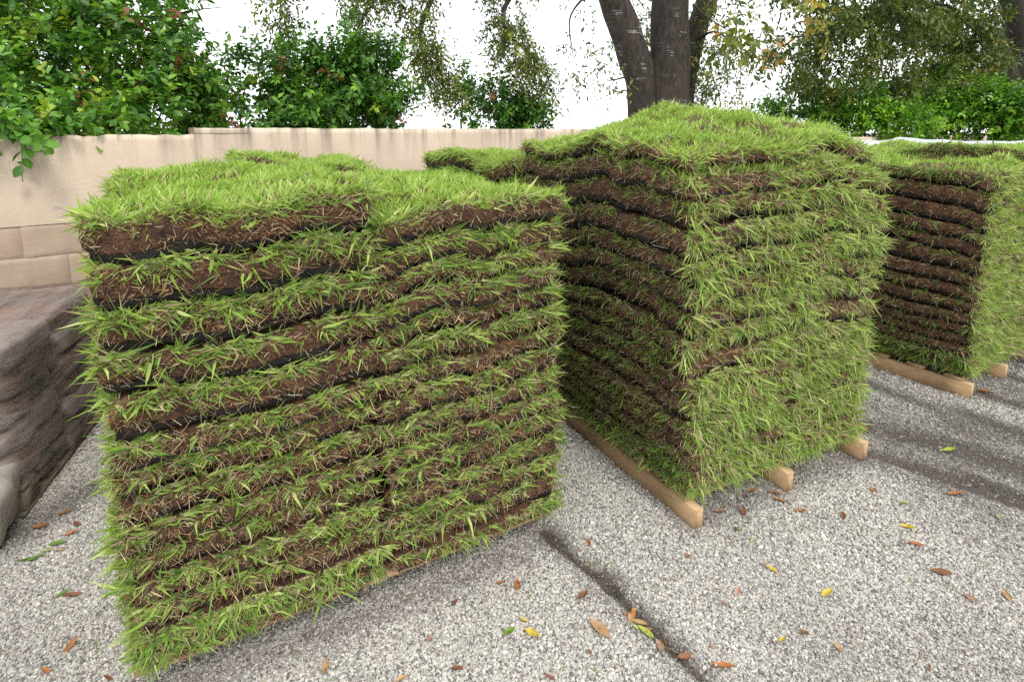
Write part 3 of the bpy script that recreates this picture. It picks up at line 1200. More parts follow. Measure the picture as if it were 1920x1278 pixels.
# --- the middle stack
make_pallet('pine pallet with long stringers under the tall middle sod stack', (0.69, 1.98), 63, 1.04, 1.2, M['pine'], stringers=(0.0, 0.5, 1.0), over=0.05, sw=0.038)
mid = Stack('middle', (0.69, 1.98), 63, 1.05, 1.2, [(0.0, 0.53, 15, 1.44), (0.53, 1.05, 15, 1.425)], seed=8, flare=0.10, edge=0.045, wav=0.17, dome=0.05)
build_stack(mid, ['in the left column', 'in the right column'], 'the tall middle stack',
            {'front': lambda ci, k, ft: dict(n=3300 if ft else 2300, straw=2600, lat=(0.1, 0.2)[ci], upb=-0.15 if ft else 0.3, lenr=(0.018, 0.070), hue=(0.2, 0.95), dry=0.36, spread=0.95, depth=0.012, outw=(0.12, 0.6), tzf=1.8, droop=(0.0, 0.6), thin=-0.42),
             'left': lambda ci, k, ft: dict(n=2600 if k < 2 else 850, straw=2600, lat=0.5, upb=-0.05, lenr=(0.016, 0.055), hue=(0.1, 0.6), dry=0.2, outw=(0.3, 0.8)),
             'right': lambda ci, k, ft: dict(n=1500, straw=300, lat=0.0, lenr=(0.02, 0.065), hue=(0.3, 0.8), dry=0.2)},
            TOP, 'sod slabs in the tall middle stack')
LOOSE = dict(n=2300, straw=2600, lat=0.1, upb=0.40, lenr=(0.018, 0.062), hue=(0.4, 0.9), dry=0.18)
mid.slab(0, 20, 'loose sod slab lying across the top left of the tall middle stack', 'loose slabs on top of the stacks', {'front': LOOSE, 'left': LOOSE, 'right': LOOSE}, top=TOP, rect=(-0.10, 0.57, 0.015, 1.20), zbase=0.010, thick=0.068)
mid.slab(1, 21, 'loose sod slab raised on the top right of the tall middle stack', 'loose slabs on top of the stacks', {'front': LOOSE, 'right': LOOSE}, top=TOP, rect=(0.58, 1.01, 0.05, 1.10), zbase=0.010, thick=0.070)

# --- the right-hand stack
make_pallet('pale pine pallet under the right-hand sod stack', (2.60, 3.05), 58, 1.0, 1.1, M['pine'], stringers=(0.0, 0.5, 1.0), over=0.04, sw=0.045)
third = Stack('right', (2.60, 3.05), 58, 1.0, 1.1, [(0.0, 0.5, 15, 1.37), (0.5, 1.0, 15, 1.415)], seed=12, flare=0.02, edge=0.04, wav=0.2)
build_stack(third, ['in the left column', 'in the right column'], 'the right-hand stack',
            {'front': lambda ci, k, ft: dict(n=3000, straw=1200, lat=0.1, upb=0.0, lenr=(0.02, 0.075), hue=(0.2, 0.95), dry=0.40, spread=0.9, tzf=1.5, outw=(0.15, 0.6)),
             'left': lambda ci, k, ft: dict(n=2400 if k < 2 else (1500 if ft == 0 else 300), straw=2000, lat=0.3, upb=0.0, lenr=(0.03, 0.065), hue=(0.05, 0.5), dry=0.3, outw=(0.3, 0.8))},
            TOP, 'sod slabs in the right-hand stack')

# --- two stacks behind, only their tops show
make_pallet('pallet behind the nearest sod stack', (-1.50, 2.39), 60.3, 0.92, 1.0, M['pine'], over=0.02)
rear = Stack('rear', (-1.50, 2.39), 60.3, 0.92, 1.0, [(0.0, 0.46, 13, 1.295), (0.46, 0.92, 13, 1.30)], seed=17, edge=0.04, wav=0.12)
fr = {'front': lambda ci, k, ft: dict(n=1700, straw=1600, lat=0.1, upb=0.35, lenr=(0.03, 0.07), hue=(0.3, 0.85), dry=0.16),
      'left': lambda ci, k, ft: dict(n=1500, straw=400, lat=0.1, lenr=(0.03, 0.07), hue=(0.3, 0.85)),
      'right': lambda ci, k, ft: dict(n=1500, straw=400, lat=0.1, lenr=(0.03, 0.07), hue=(0.3, 0.85))}
build_stack(rear, ['in the left column', 'in the right column'], 'the rear left stack', fr, TOP, 'sod slabs in the stack behind the nearest one', 2)
rear.slab(0, 22, 'loose sod slab capping the stack behind the nearest one, left of two', 'loose slabs on top of the stacks', {'front': LOOSE, 'left': LOOSE, 'right': LOOSE}, top=TOP, rect=(0.34, 0.66, 0.05, 0.8), zbase=0.005, thick=0.06)
rear.slab(1, 23, 'loose sod slab capping the stack behind the nearest one, right of two', 'loose slabs on top of the stacks', {'front': LOOSE, 'right': LOOSE}, top=TOP, rect=(0.675, 0.94, 0.05, 0.8), zbase=0.005, thick=0.055)
make_pallet('pallet behind the gap between the two near sod stacks', (-0.468, 2.975), 60.3, 0.95, 1.0, M['pine'], over=0.02)
rear2 = Stack('rear2', (-0.468, 2.975), 60.3, 0.95, 1.0, [(0.0, 0.40, 13, 1.225), (0.40, 0.95, 14, 1.365)], seed=23, edge=0.04, wav=0.12)
build_stack(rear2, ['in the left column', 'in the right column'], 'the rear middle stack', fr, TOP, 'sod slabs in the stack behind the gap', 2)


# ------------------------------------------------------------------ bags on a pallet, stretch film, white sheet
def pillow(sx, sy, sz, seed, n=26):
    """full bag: rounded pillow with pinched ends and creases, resting on z=0"""
    a = np.linspace(0, 2 * math.pi, n, endpoint=False)
    b = np.linspace(-1, 1, n)
    V = []
    for y in b:
        e = (1 - abs(y) ** 5) ** 0.42 if abs(y) < 1 else 0.0
        w = 0.80 + 0.20 * e
        c, s = np.cos(a), np.sin(a)
        px = np.sign(c) * np.abs(c) ** 0.28 * sx / 2 * w
        pz = np.sign(s) * np.abs(s) ** 0.42 * sz / 2 * max(e, 0.05)
        V.append(np.column_stack([px, np.full(n, y * sy / 2), pz + sz / 2]))
    V = np.concatenate(V)
    V += 0.012 * np.column_stack([vnoise(V * 13, seed), vnoise(V * 13, seed + 1), vnoise(V * 13, seed + 2)])
    V[:, 2] = np.maximum(V[:, 2], 0.0)
    i = np.arange(n - 1)[:, None] * n
    j = np.arange(n)[None]
    q = np.stack([i + j, i + n + j, i + n + (j + 1) % n, i + (j + 1) % n], -1).reshape(-1, 4)
    caps = np.array([np.arange(n), np.arange(n)[::-1] + (n - 1) * n])
    return V, [q, caps]


BA = math.radians(-19)                   # the bag pallet runs back, a little to the left
BU, BV = np.array([math.cos(BA), math.sin(-BA) * -1.0]), np.array([math.sin(BA), math.cos(BA)])
BC = np.array([-1.93, 2.02])             # near right corner of that pallet
broot = thing('wooden_pallet', 'dirty grey pallet under the wrapped bags at the left edge', 'pallet', (BC[0], BC[1], 0))
broot.rotation_euler = (0, 0, -BA)
for i, y in enumerate((0.06, 0.52, 0.98)):
    for x in (-0.05, -0.5, -0.95):
        V, F = box_mesh(0.10, 0.12, 0.08, 0.004, 0.001, i)
        ob = mesh_obj('block', V, F, M['old_wood'], broot)
        ob.location = (x, y, 0.016)
for x in (-0.05, -0.5, -0.95):
    V, F = box_mesh(0.10, 1.06, 0.018, 0.003, 0.001, 4)
    ob = mesh_obj('bottom_board', V, F, M['old_wood'], broot)
    ob.location = (x, 0.52, -0.003)
for k in range(7):
    V, F = box_mesh(0.11, 1.0, 0.02, 0.003, 0.001, 5 + k)
    ob = mesh_obj('deck_board', V, F, M['old_wood'], broot)
    ob.rotation_euler = (0, 0, math.pi / 2)
    ob.location = (-0.5, 0.055 + k * 0.156, 0.097)
rb = rng(55)
names = ['bottom', 'second', 'third', 'fourth', 'top']
for k in range(5):
    for j in range(2):
        for i in range(2):
            V, F = pillow(0.465, 0.50, 0.120, 60 + k * 7 + j + i * 3)
            side = 'near' if j == 0 else 'far'
            ob = mesh_obj('filled_bag', V, F, M['pale_bag'] if (k + j) % 3 == 1 else M['bag'], None, smooth=True)
            lx, ly = -0.25 - i * 0.5 + rb.normal(0, 0.008), 0.26 + j * 0.53 + rb.normal(0, 0.008)
            p = BC + BU * 0 + np.array([math.cos(-BA) * lx - math.sin(-BA) * ly, math.sin(-BA) * lx + math.cos(-BA) * ly])
            ob.location = (p[0], p[1], 0.117 + k * 0.112)
            ob.rotation_euler = (0, 0, -BA + rb.normal(0, 0.03))
            row = 'right' if i == 0 else 'left'
            tag(ob, f'dusty brown filled bag, {side} end of the {names[k]} layer, {row} row, under stretch film', 'bag', 'bags stacked under stretch film')
# stretch film round the bags
nz, npn = 34, 120
V = []
for iz in range(nz + 5):
    f = min(iz / nz, 1.0)
    shrink = 0.0 if iz <= nz else (iz - nz) / 5 * 0.9
    z = 0.085 + f * 0.60 + (0.012 * math.sin(min(1, shrink) * 1.5))
    ang = np.linspace(0, 2 * math.pi, npn, endpoint=False)
    c, s = np.cos(ang), np.sin(ang)
    hx, hy = 0.53 * (1 - shrink), 0.565 * (1 - shrink)
    rnd = 0.30
    x = np.sign(c) * np.abs(c) ** rnd * hx - 0.5
    y = np.sign(s) * np.abs(s) ** rnd * hy + 0.525
    lay = 0.003 * np.cos((z - 0.117) / 0.112 * 2 * math.pi + math.pi)
    wr = 0.005 * vnoise(n3(x * 6 + z * 9, y * 6 + z * 22, z * 10), 91) + 0.006 * vnoise(n3(x * 3, y * 20 - z * 30, z * 5), 92)
    nxn, nyn = (x + 0.5) / 0.52, (y - 0.525) / 0.55
    V.append(np.column_stack([x + nxn * (lay + wr), y + nyn * (lay + wr), np.full(npn, z) + 0.006 * vnoise(n3(x * 9, y * 9, z), 93)]))
V = np.concatenate(V)
i = np.arange(nz + 4)[:, None] * npn
j = np.arange(npn)[None]
film = mesh_obj('stretch_film', V, np.stack([i + j, i + (j + 1) % npn, i + npn + (j + 1) % npn, i + npn + j], -1).reshape(-1, 4), M['film'], smooth=True)
film.location = (BC[0], BC[1], 0)
film.rotation_euler = (0, 0, -BA)
tag(film, 'wrinkled clear stretch film wound round the pallet of brown bags', 'film')
V, F = pillow(0.34, 0.42, 0.24, 131)
ob = mesh_obj('filled_bag', V, F, M['sheet'] if False else m_plain('grey_bag', (0.36, 0.32, 0.29), 0.35, (9, 0.7, 0.02)), smooth=True)
ob.location = (-2.08, 1.90, 0.002)
ob.rotation_euler = (0, 0.1, 0.5)
tag(ob, 'pale grey plastic bag slumped on the gravel before the wrapped pallet', 'bag')


def make_sheet():
    o = np.array([3.05, 4.55])
    u, v = axes(60)
    U_, V_, Hh = 2.6, 1.2, 1.345
    n, m = 70, 50
    pts = []
    for b in np.linspace(-0.42, 1.42, m):
        for a in np.linspace(-0.2, 1.2, n):
            aa, bb = min(max(a, 0), 1), min(max(b, 0), 1)
            drop = max(0, -a, a - 1) * U_ + max(0, -b, b - 1) * V_
            p = o + u * (aa * U_ + np.sign(a - aa) * 0.05 * min(1, drop * 9)) + v * (bb * V_ + np.sign(b - bb) * 0.05 * min(1, drop * 9))
            pts.append((p[0], p[1], Hh - drop * 1.6 + 0.06 * aa))
    V = np.array(pts)
    w = 0.035 * vnoise(V * np.array([2.2, 2.2, 1]), 151) + 0.016 * vnoise(V * np.array([7, 7, 3]), 152) + 0.03 * np.abs(vnoise(V * np.array([4, 1.5, 1]), 153))
    V[:, 2] += w
    V[:, :2] += 0.02 * np.column_stack([vnoise(V * 6, 154), vnoise(V * 6, 155)])
    V[:, 2] = np.maximum(V[:, 2], 0.03)
    i = (np.arange(m - 1)[:, None] * n + np.arange(n - 1)[None]).ravel()
    s = mesh_obj('plastic_sheet', V, np.stack([i, i + 1, i + n + 1, i + n], 1), M['sheet'], smooth=True)
    tag(s, 'white plastic sheet draped over goods behind the right-hand stack', 'sheet')


make_sheet()


# ------------------------------------------------------------------ shrubs and trees
def foliage(r, blobs, n_shoots, leaf, cols, fine, n_leaf=(7, 13), shoot=(0.10, 0.26), gapscale=3.0, gap=-0.15, droop=0.0, aspect=0.5, colw=None, seed=0, updir=0.45):
    """leafy shoots in a union of ellipsoids; returns leaf arrays, twig arrays"""
    P = np.array([b[0] for b in blobs], float)
    R = np.array([b[1] for b in blobs], float)
    wgt = R.prod(1) ** 0.75
    bi = r.choice(len(blobs), n_shoots * 2, p=wgt / wgt.sum())
    dirs = unit(r.normal(size=(len(bi), 3)))
    rad = r.random(len(bi)) ** (1 / 2.4)
    c = P[bi] + dirs * R[bi] * rad[:, None]
    g = vnoise(c * gapscale, seed + 1) + 0.6 * vnoise(c * gapscale * 2.7, seed + 2)
    k = g > gap
    c, dirs = c[k][:n_shoots], dirs[k][:n_shoots]
    n = len(c)
    sd_ = unit(dirs * 0.8 + np.array([0, 0, updir - droop]) + r.normal(0, 0.45, (n, 3)))
    sl = r.uniform(*shoot, n)
    cnt = r.integers(*n_leaf, n)
    idx = np.repeat(np.arange(n), cnt)
    first = np.concatenate([[0], np.cumsum(cnt)[:-1]])
    within = np.arange(len(idx)) - first[idx]
    t = (within + 0.5) / cnt[idx]
    a = unit(np.cross(sd_, r.normal(size=(n, 3))))
    b = np.cross(sd_, a)
    ph = within * 2.4 + r.uniform(0, 6.28, n)[idx]
    rad_ = a[idx] * np.cos(ph)[:, None] + b[idx] * np.sin(ph)[:, None]
    m = len(idx)
    sag = np.array([0, 0, -1.0]) * (sl[idx] * t * t * droop)[:, None]
    pos = c[idx] + sd_[idx] * (sl[idx] * t)[:, None] + sag
    d = unit(rad_ * 0.85 + sd_[idx] * 0.55 + r.normal(0, 0.25, (m, 3)) + np.array([0, 0, -0.12 - droop * 0.4]))
    nrm = unit(np.array([0, 0, 1.0]) * 0.9 + sd_[idx] * 0.5 + r.normal(0, 0.45, (m, 3)))
    L = r.uniform(*leaf, m) * r.uniform(0.8, 1.15, n)[idx]
    W = L * aspect * r.uniform(0.85, 1.15, m)
    cols = np.asarray(cols)
    ci = r.choice(len(cols), n, p=colw)
    col = cols[ci][idx] * r.uniform(0.72, 1.25, (m, 1))
    lv = leaves(pos, d, nrm, L, W, col, fine)
    base = c
    tw = ribbons(base, sd_, sl, np.full(n, 0.004), np.array([0, 0, -1.0]) * (sl * droop)[:, None], np.tile([0.07, 0.05, 0.03], (n, 1)), np.tile([0.09, 0.08, 0.04], (n, 1)), None, taper=(1, 0.8, 0.6), r=r)
    return lv, tw


def plant(name, label, cat, base, limbs, fol, bark, leafmat, group=None, trunk_name='trunk', trunk_n=1, rough=0.10, seed=0, seg=9):
    """limbs: [(control points, r0, r1)], the first trunk_n are the trunk"""
    root = thing(name, label, cat, tuple(base), group)
    for li, (pts, r0, r1) in enumerate(limbs):
        n = max(8, 6 * len(pts))
        path = spline(pts, n)
        rr = r0 + (r1 - r0) * np.linspace(0, 1, n) ** 0.8
        sg = 20 if li < trunk_n and r0 > 0.12 else seg
        if li < trunk_n and r0 > 0.12:
            path = spline(pts, n * 3)
            rr = r0 + (r1 - r0) * np.linspace(0, 1, n * 3) ** 0.8
        tb = tube(path, rr, sg if r0 > 0.02 else 5, rough if r0 > 0.02 else 0, seed + li)
        mesh_obj(trunk_name if li < trunk_n else 'branch', tb[0], tb[1], bark, root, smooth=True, loc=base)
    if fol:
        v, f, c = merge([x[0] for x in fol])
        mesh_obj('crown', v, f, leafmat, root, cols=c, loc=base)['kind'] = 'stuff'
        v, f, c = merge([x[1] for x in fol])
        mesh_obj('twigs', v, f, M['straw'], root, cols=c, loc=base)['kind'] = 'stuff'
    return root


def blob(x, y, Y, rx, ry, rz):
    return (atY(x, y, Y), (rx, ry, rz))


SG = [(0.042, 0.12, 0.017), (0.066, 0.18, 0.021), (0.105, 0.25, 0.026), (0.17, 0.33, 0.034), (0.30, 0.40, 0.045), (0.28, 0.12, 0.06)]


def stems(r, basexy, blobs, n, r0=0.018):
    out = []
    for i in range(n):
        b = blobs[r.integers(len(blobs))]
        e = np.array(b[0]) + unit(r.normal(size=3)) * np.array(b[1]) * 0.7
        s = np.array([basexy[0] + r.normal(0, 0.25), basexy[1] + r.normal(0, 0.12), 0.0])
        m_ = (s + e) / 2 + r.normal(0, 0.12, 3)
        out.append(([s, m_, e], r0 * r.uniform(0.6, 1.2), 0.004))
    return out


r = rng(301)
hb = [blob(-60, 110, 4.25, 0.75, 0.55, 0.62), blob(110, 130, 4.2, 0.62, 0.45, 0.48), blob(260, 140, 4.35, 0.55, 0.42, 0.46), blob(60, 215, 4.0, 0.60, 0.33, 0.20), blob(230, 205, 4.25, 0.5, 0.3, 0.2),
      blob(335, 180, 4.5, 0.32, 0.35, 0.34), blob(345, 215, 4.4, 0.32, 0.3, 0.20), blob(385, 200, 4.6, 0.25, 0.3, 0.25), blob(150, 225, 3.95, 0.5, 0.2, 0.14), blob(290, 222, 4.15, 0.35, 0.2, 0.14), blob(330, 120, 4.5, 0.28, 0.3, 0.28), blob(60, 20, 4.4, 0.6, 0.45, 0.42), blob(230, 55, 4.5, 0.45, 0.4, 0.4), blob(40, 245, 3.42, 0.17, 0.10, 0.09), blob(110, 228, 3.55, 0.2, 0.10, 0.10), blob(200, 225, 3.7, 0.16, 0.10, 0.09), blob(-120, 180, 3.6, 0.4, 0.3, 0.4)]
f1 = foliage(r, hb, 1900, (0.042, 0.072), SG, True, gap=-0.46, aspect=0.56, colw=[0.2, 0.29, 0.27, 0.17, 0.055, 0.015], seed=31)
ov = [blob(30, 238, 3.35, 0.15, 0.07, 0.08), blob(45, 255, 3.22, 0.08, 0.05, 0.05), blob(110, 232, 3.5, 0.16, 0.08, 0.07), blob(200, 230, 3.68, 0.12, 0.08, 0.06), blob(-20, 230, 3.25, 0.2, 0.1, 0.1), blob(250, 232, 3.85, 0.08, 0.08, 0.05)]
f1b = foliage(r, ov, 95, (0.05, 0.078), SG, True, gap=-2, aspect=0.58, colw=[0.1, 0.25, 0.35, 0.24, 0.05, 0.01], seed=131, n_leaf=(5, 9), shoot=(0.06, 0.14), droop=0.5, updir=0.2)
b0 = atY(150, 247, 4.4)
plant('broadleaf_hedge', 'large broadleaf hedge spilling over the left end of the wall', 'hedge', (b0[0], b0[1], 0), stems(r, b0, hb, 16, 0.022), [f1, f1b], M['bark'], M['leaf'], trunk_n=5, trunk_name='stem')

r = rng(302)
sb = [blob(405, 195, 4.9, 0.34, 0.34, 0.30), blob(425, 165, 5.0, 0.30, 0.3, 0.26), blob(470, 205, 5.0, 0.45, 0.3, 0.22), blob(500, 140, 5.1, 0.3, 0.3, 0.2), blob(440, 190, 5.0, 0.36, 0.34, 0.33), blob(560, 165, 5.2, 0.5, 0.4, 0.38), blob(665, 170, 5.35, 0.42, 0.36, 0.38), blob(720, 155, 5.4, 0.28, 0.3, 0.36), blob(640, 110, 5.3, 0.22, 0.2, 0.26), blob(520, 215, 5.0, 0.6, 0.3, 0.17), blob(660, 215, 5.3, 0.5, 0.3, 0.17), blob(440, 130, 5.0, 0.12, 0.12, 0.2)]
f2 = foliage(r, sb, 1750, (0.045, 0.072), SG, False, gap=-0.30, aspect=0.6, colw=[0.36, 0.34, 0.2, 0.08, 0.01, 0.01], seed=32)
b0 = atY(590, 247, 5.4)
plant('wall_shrub', 'rounded dark green shrub rising behind the middle of the wall', 'shrub', (b0[0], b0[1], 0), stems(r, b0, sb, 14), [f2], M['bark'], M['leaf'], 'shrubs behind the wall', trunk_n=4, trunk_name='stem')
r = rng(303)
tb_ = [blob(625, 252, 4.52, 0.05, 0.03, 0.05), blob(625, 238, 4.60, 0.05, 0.05, 0.03)]
f3 = foliage(r, tb_, 12, (0.04, 0.06), SG[:4], False, n_leaf=(4, 6), shoot=(0.03, 0.06), gap=-9, aspect=0.6, seed=33, droop=0.6)
b0 = atY(620, 240, 4.75)
plant('creeper_sprig', 'small green sprig hanging over the front of the wall', 'plant', (b0[0], b0[1], 0), [([np.array([b0[0], b0[1], 0.0]), b0 + [0, 0, 0.03], atY(625, 250, 4.56)], 0.006, 0.002)], [f3], M['bark'], M['leaf'], trunk_n=1, trunk_name='stem')

r = rng(304)
sb = [blob(870, 212, 6.5, 0.22, 0.3, 0.20), blob(935, 200, 6.6, 0.26, 0.3, 0.28), blob(990, 215, 6.7, 0.24, 0.3, 0.20), blob(930, 228, 6.5, 0.58, 0.3, 0.11), blob(865, 165, 6.6, 0.1, 0.1, 0.2)]
f4 = foliage(r, sb, 520, (0.045, 0.075), SG, False, gap=-0.35, aspect=0.6, colw=[0.4, 0.36, 0.18, 0.05, 0.005, 0.005], seed=34)
b0 = atY(930, 247, 6.6)
plant('wall_shrub', 'small dark shrub behind the wall left of the oak', 'shrub', (b0[0], b0[1], 0), stems(r, b0, sb, 9), [f4], M['bark'], M['leaf'], 'shrubs behind the wall', trunk_n=3, trunk_name='stem')

# the oak
r = rng(305)
YO = 8.6
OG = [(0.065, 0.10, 0.02), (0.11, 0.155, 0.028), (0.16, 0.205, 0.034), (0.24, 0.26, 0.04), (0.36, 0.22, 0.05)]
ob0 = atY(1240, 247, YO)
ob0[2] = 0
tr = [([ob0 + [-0.18, 0, -0.1], atY(1208, 190, YO), atY(1185, 100, YO), atY(1150, 0, YO), atY(1085, -110, YO + .2), atY(980, -260, YO)], 0.28, 0.16),
      ([ob0 + [0.12, 0.05, -0.1], atY(1250, 190, YO), atY(1257, 80, YO), atY(1258, -40, YO), atY(1268, -200, YO), atY(1250, -420, YO)], 0.36, 0.2),
      ([ob0 + [0.25, 0.25, -0.1], atY(1277, 190, YO + .3), atY(1300, 80, YO + .3), atY(1335, -20, YO + .3), atY(1400, -150, YO)], 0.22, 0.13),
      ([atY(1222, 205, YO - .05), atY(1232, 150, YO), atY(1240, 90, YO + .1)], 0.17, 0.10)]
branches = [
    ([atY(1250, -250, YO), atY(1000, -230, 7.4), atY(880, -120, 6.6), atY(800, 20, 6.2), atY(790, 90, 6.1), atY(820, 170, 6.1)], 0.07, 0.006),
    ([atY(880, -120, 6.6), atY(760, -60, 6.2), atY(690, 20, 6.0), atY(660, 75, 6.0)], 0.03, 0.004),
    ([atY(1000, -230, 7.4), atY(980, -60, 6.6), atY(945, 20, 6.4), atY(952, 60, 6.4), atY(1000, 110, 6.4), atY(1030, 150, 6.4)], 0.04, 0.006),
    ([atY(880, -120, 6.6), atY(700, -160, 6.0), atY(540, -90, 5.6), atY(525, 30, 5.5)], 0.04, 0.005),
    ([atY(1150, 0, YO), atY(1120, -20, 8.2), atY(1070, 30, 8.0), atY(1075, 110, 7.9)], 0.035, 0.005),
    ([atY(1190, 140, YO - .1), atY(1150, 150, 8.3), atY(1130, 150, 8.2)], 0.02, 0.004),
    ([atY(1300, 80, YO + .3), atY(1340, 60, 8.3), atY(1380, 90, 8.1), atY(1430, 150, 8.0)], 0.025, 0.004),
    ([atY(1300, 10, YO), atY(1330, 35, 8.0), atY(1370, 60, 7.4)], 0.022, 0.005),
    ([atY(1268, -200, YO), atY(1400, -120, 7.0), atY(1480, -60, 6.2), atY(1520, 30, 5.8)], 0.04, 0.004),
    ([atY(1400, -150, YO), atY(1600, -300, 8.0), atY(1750, -330, 7.5)], 0.09, 0.02),
    ([atY(1250, -420, YO), atY(1100, -520, 8.0), atY(800, -480, 7.5)], 0.12, 0.02)]
# bare twigs hanging in front of the trunk
for a, b, c in ((1250, 1262, 1300), (1240, 1248, 1246), (1256, 1275, 1268), (1182, 1188, 1178)):
    branches.append(([atY(a, -30, YO - .45), atY(b, 30, YO - .5), atY(c, 105 if c < 1290 else 130, YO - .5)], 0.008, 0.003))
hang = [blob(520, 10, 5.5, 0.11, 0.15, 0.22), blob(535, 55, 5.5, 0.13, 0.15, 0.18), blob(525, -60, 5.6, 0.3, 0.3, 0.2),
        blob(700, 5, 6.0, 0.36, 0.3, 0.16), blob(770, 20, 6.1, 0.28, 0.3, 0.22), blob(790, 75, 6.1, 0.22, 0.25, 0.24), blob(815, 100, 6.1, 0.15, 0.2, 0.2), blob(820, 150, 6.1, 0.17, 0.2, 0.18), blob(848, 165, 6.1, 0.13, 0.2, 0.10), blob(740, -60, 6.2, 0.6, 0.4, 0.25), blob(670, 60, 6.0, 0.12, 0.2, 0.12),
        blob(960, 20, 6.4, 0.18, 0.25, 0.22), blob(970, 85, 6.4, 0.22, 0.25, 0.22), blob(1000, 130, 6.4, 0.22, 0.25, 0.2), blob(1015, 165, 6.4, 0.17, 0.2, 0.14), blob(930, 60, 6.4, 0.1, 0.2, 0.2), blob(945, -60, 6.5, 0.4, 0.4, 0.3)]
right = [blob(1320, 60, 8.6, 0.35, 0.5, 0.5), blob(1345, 130, 8.7, 0.4, 0.5, 0.45), blob(1300, 150, 9.4, 0.3, 0.4, 0.4), blob(1380, 60, 8.2, 0.35, 0.4, 0.4), blob(1340, 185, 9.2, 0.45, 0.4, 0.2), blob(1385, 160, 8.2, 0.3, 0.3, 0.25), blob(1205, 40, 9.6, 0.3, 0.4, 0.5), blob(1215, 120, 9.6, 0.25, 0.3, 0.4), blob(1390, -20, 8.2, 0.6, 0.5, 0.3)]
left = [blob(1085, 75, 8.0, 0.22, 0.25, 0.22), blob(1130, 110, 8.1, 0.25, 0.25, 0.22), blob(1100, 130, 8.0, 0.28, 0.25, 0.15), blob(1080, 5, 8.0, 0.25, 0.3, 0.12), blob(1140, 165, 8.0, 0.2, 0.2, 0.2)]
near = [blob(1395, 45, 6.0, 0.22, 0.2, 0.14), blob(1420, 80, 6.0, 0.16, 0.2, 0.12), blob(1350, 75, 6.2, 0.10, 0.15, 0.12), blob(1525, 15, 5.6, 0.14, 0.2, 0.12), blob(1290, 140, 7.6, 0.08, 0.1, 0.08)]
above = [blob(1240, -450, 8.6, 3.0, 2.2, 1.0), blob(800, -420, 7.5, 2.0, 1.6, 0.7), blob(1650, -420, 8.0, 2.0, 1.8, 0.8)]
fo = [foliage(r, hang, 1800, (0.04, 0.075), OG, False, gap=-0.28, gapscale=4.5, aspect=0.36, colw=[0.28, 0.36, 0.24, 0.11, 0.01], seed=35, droop=0.5, n_leaf=(6, 11), updir=0.1),
      foliage(r, right, 560, (0.06, 0.10), OG, False, gap=-0.1, gapscale=3, aspect=0.34, colw=[0.35, 0.33, 0.2, 0.10, 0.02], seed=36, droop=0.4, n_leaf=(5, 9), updir=0.1),
      foliage(r, left, 95, (0.06, 0.10), OG, False, gap=-0.2, gapscale=4, aspect=0.34, colw=[0.4, 0.38, 0.2, 0.02, 0.0], seed=37, droop=0.4, n_leaf=(4, 8), updir=0.1),
      foliage(r, near, 60, (0.07, 0.12), OG, True, gap=-0.6, aspect=0.42, colw=[0.1, 0.25, 0.3, 0.25, 0.1], seed=38, droop=0.4, n_leaf=(4, 7), updir=0.1),
      foliage(r, above, 1400, (0.07, 0.12), OG, False, gap=-0.3, gapscale=1.5, aspect=0.4, seed=39, droop=0.3, shoot=(0.2, 0.5))]
plant('oak_tree', 'big oak with several dark lichen-banded trunks behind the wall', 'tree', tuple(ob0), tr + branches, fo, M['oak_bark'], M['oak_leaf'], trunk_n=4, seed=71)

# second oak, far right
r = rng(306)
YR = 14.0
rb0 = atY(1890, 247, YR)
rb0[2] = 0
TR = [([rb0 + [0.0, 0, 0], atY(1888, 170, YR), atY(1872, 110, YR), atY(1860, 70, YR)], 0.34, 0.22),
      ([rb0 + [0.2, 0, 0], atY(1905, 160, YR), atY(1910, 60, YR), atY(1890, -40, YR), atY(1880, -200, YR)], 0.34, 0.2)]
BR = [([atY(1860, 70, YR), atY(1800, 30, 13), atY(1740, 10, 12), atY(1650, 20, 11), atY(1560, 60, 10.5), atY(1490, 70, 10)], 0.13, 0.01),
      ([atY(1800, 30, 13), atY(1750, 50, 12), atY(1710, 80, 11.5), atY(1690, 110, 11.3)], 0.05, 0.01),
      ([atY(1740, 10, 12), atY(1680, 70, 11.3), atY(1620, 110, 11), atY(1590, 150, 11)], 0.05, 0.01),
      ([atY(1860, 70, YR), atY(1830, 120, 13.4), atY(1760, 120, 12.5), atY(1700, 150, 12)], 0.05, 0.01),
      ([atY(1890, -40, YR), atY(1780, -80, 12.5), atY(1600, -60, 11)], 0.1, 0.02)]
RG = [(0.055, 0.090, 0.016), (0.085, 0.130, 0.020), (0.13, 0.175, 0.028), (0.24, 0.22, 0.035)]
can = [blob(1500, 90, 10.3, 0.55, 0.7, 0.45), blob(1560, 60, 10.6, 0.7, 0.8, 0.5), blob(1560, 140, 10.8, 0.6, 0.7, 0.35), blob(1640, 40, 11.2, 0.9, 0.9, 0.5), blob(1650, 110, 11.2, 0.6, 0.7, 0.35), blob(1730, 20, 12, 1.0, 1.0, 0.55), blob(1800, 30, 13, 0.9, 1.0, 0.6), blob(1800, 110, 13, 0.9, 0.9, 0.5), blob(1690, 165, 11.8, 0.7, 0.6, 0.35), blob(1760, 150, 12.2, 0.8, 0.7, 0.4), blob(1835, 130, 14.8, 0.6, 0.5, 0.4), blob(1580, -40, 10.6, 1.3, 1.0, 0.5), blob(1800, -80, 12.5, 2.0, 1.5, 0.7), blob(1920, 40, 15.6, 1.2, 0.8, 0.9)]
fo = [foliage(r, can, 4600, (0.09, 0.16), RG, False, gap=-0.12, gapscale=2.2, aspect=0.36, colw=[0.36, 0.36, 0.2, 0.08], seed=41, droop=0.45, n_leaf=(6, 10), shoot=(0.15, 0.4), updir=0.1)]
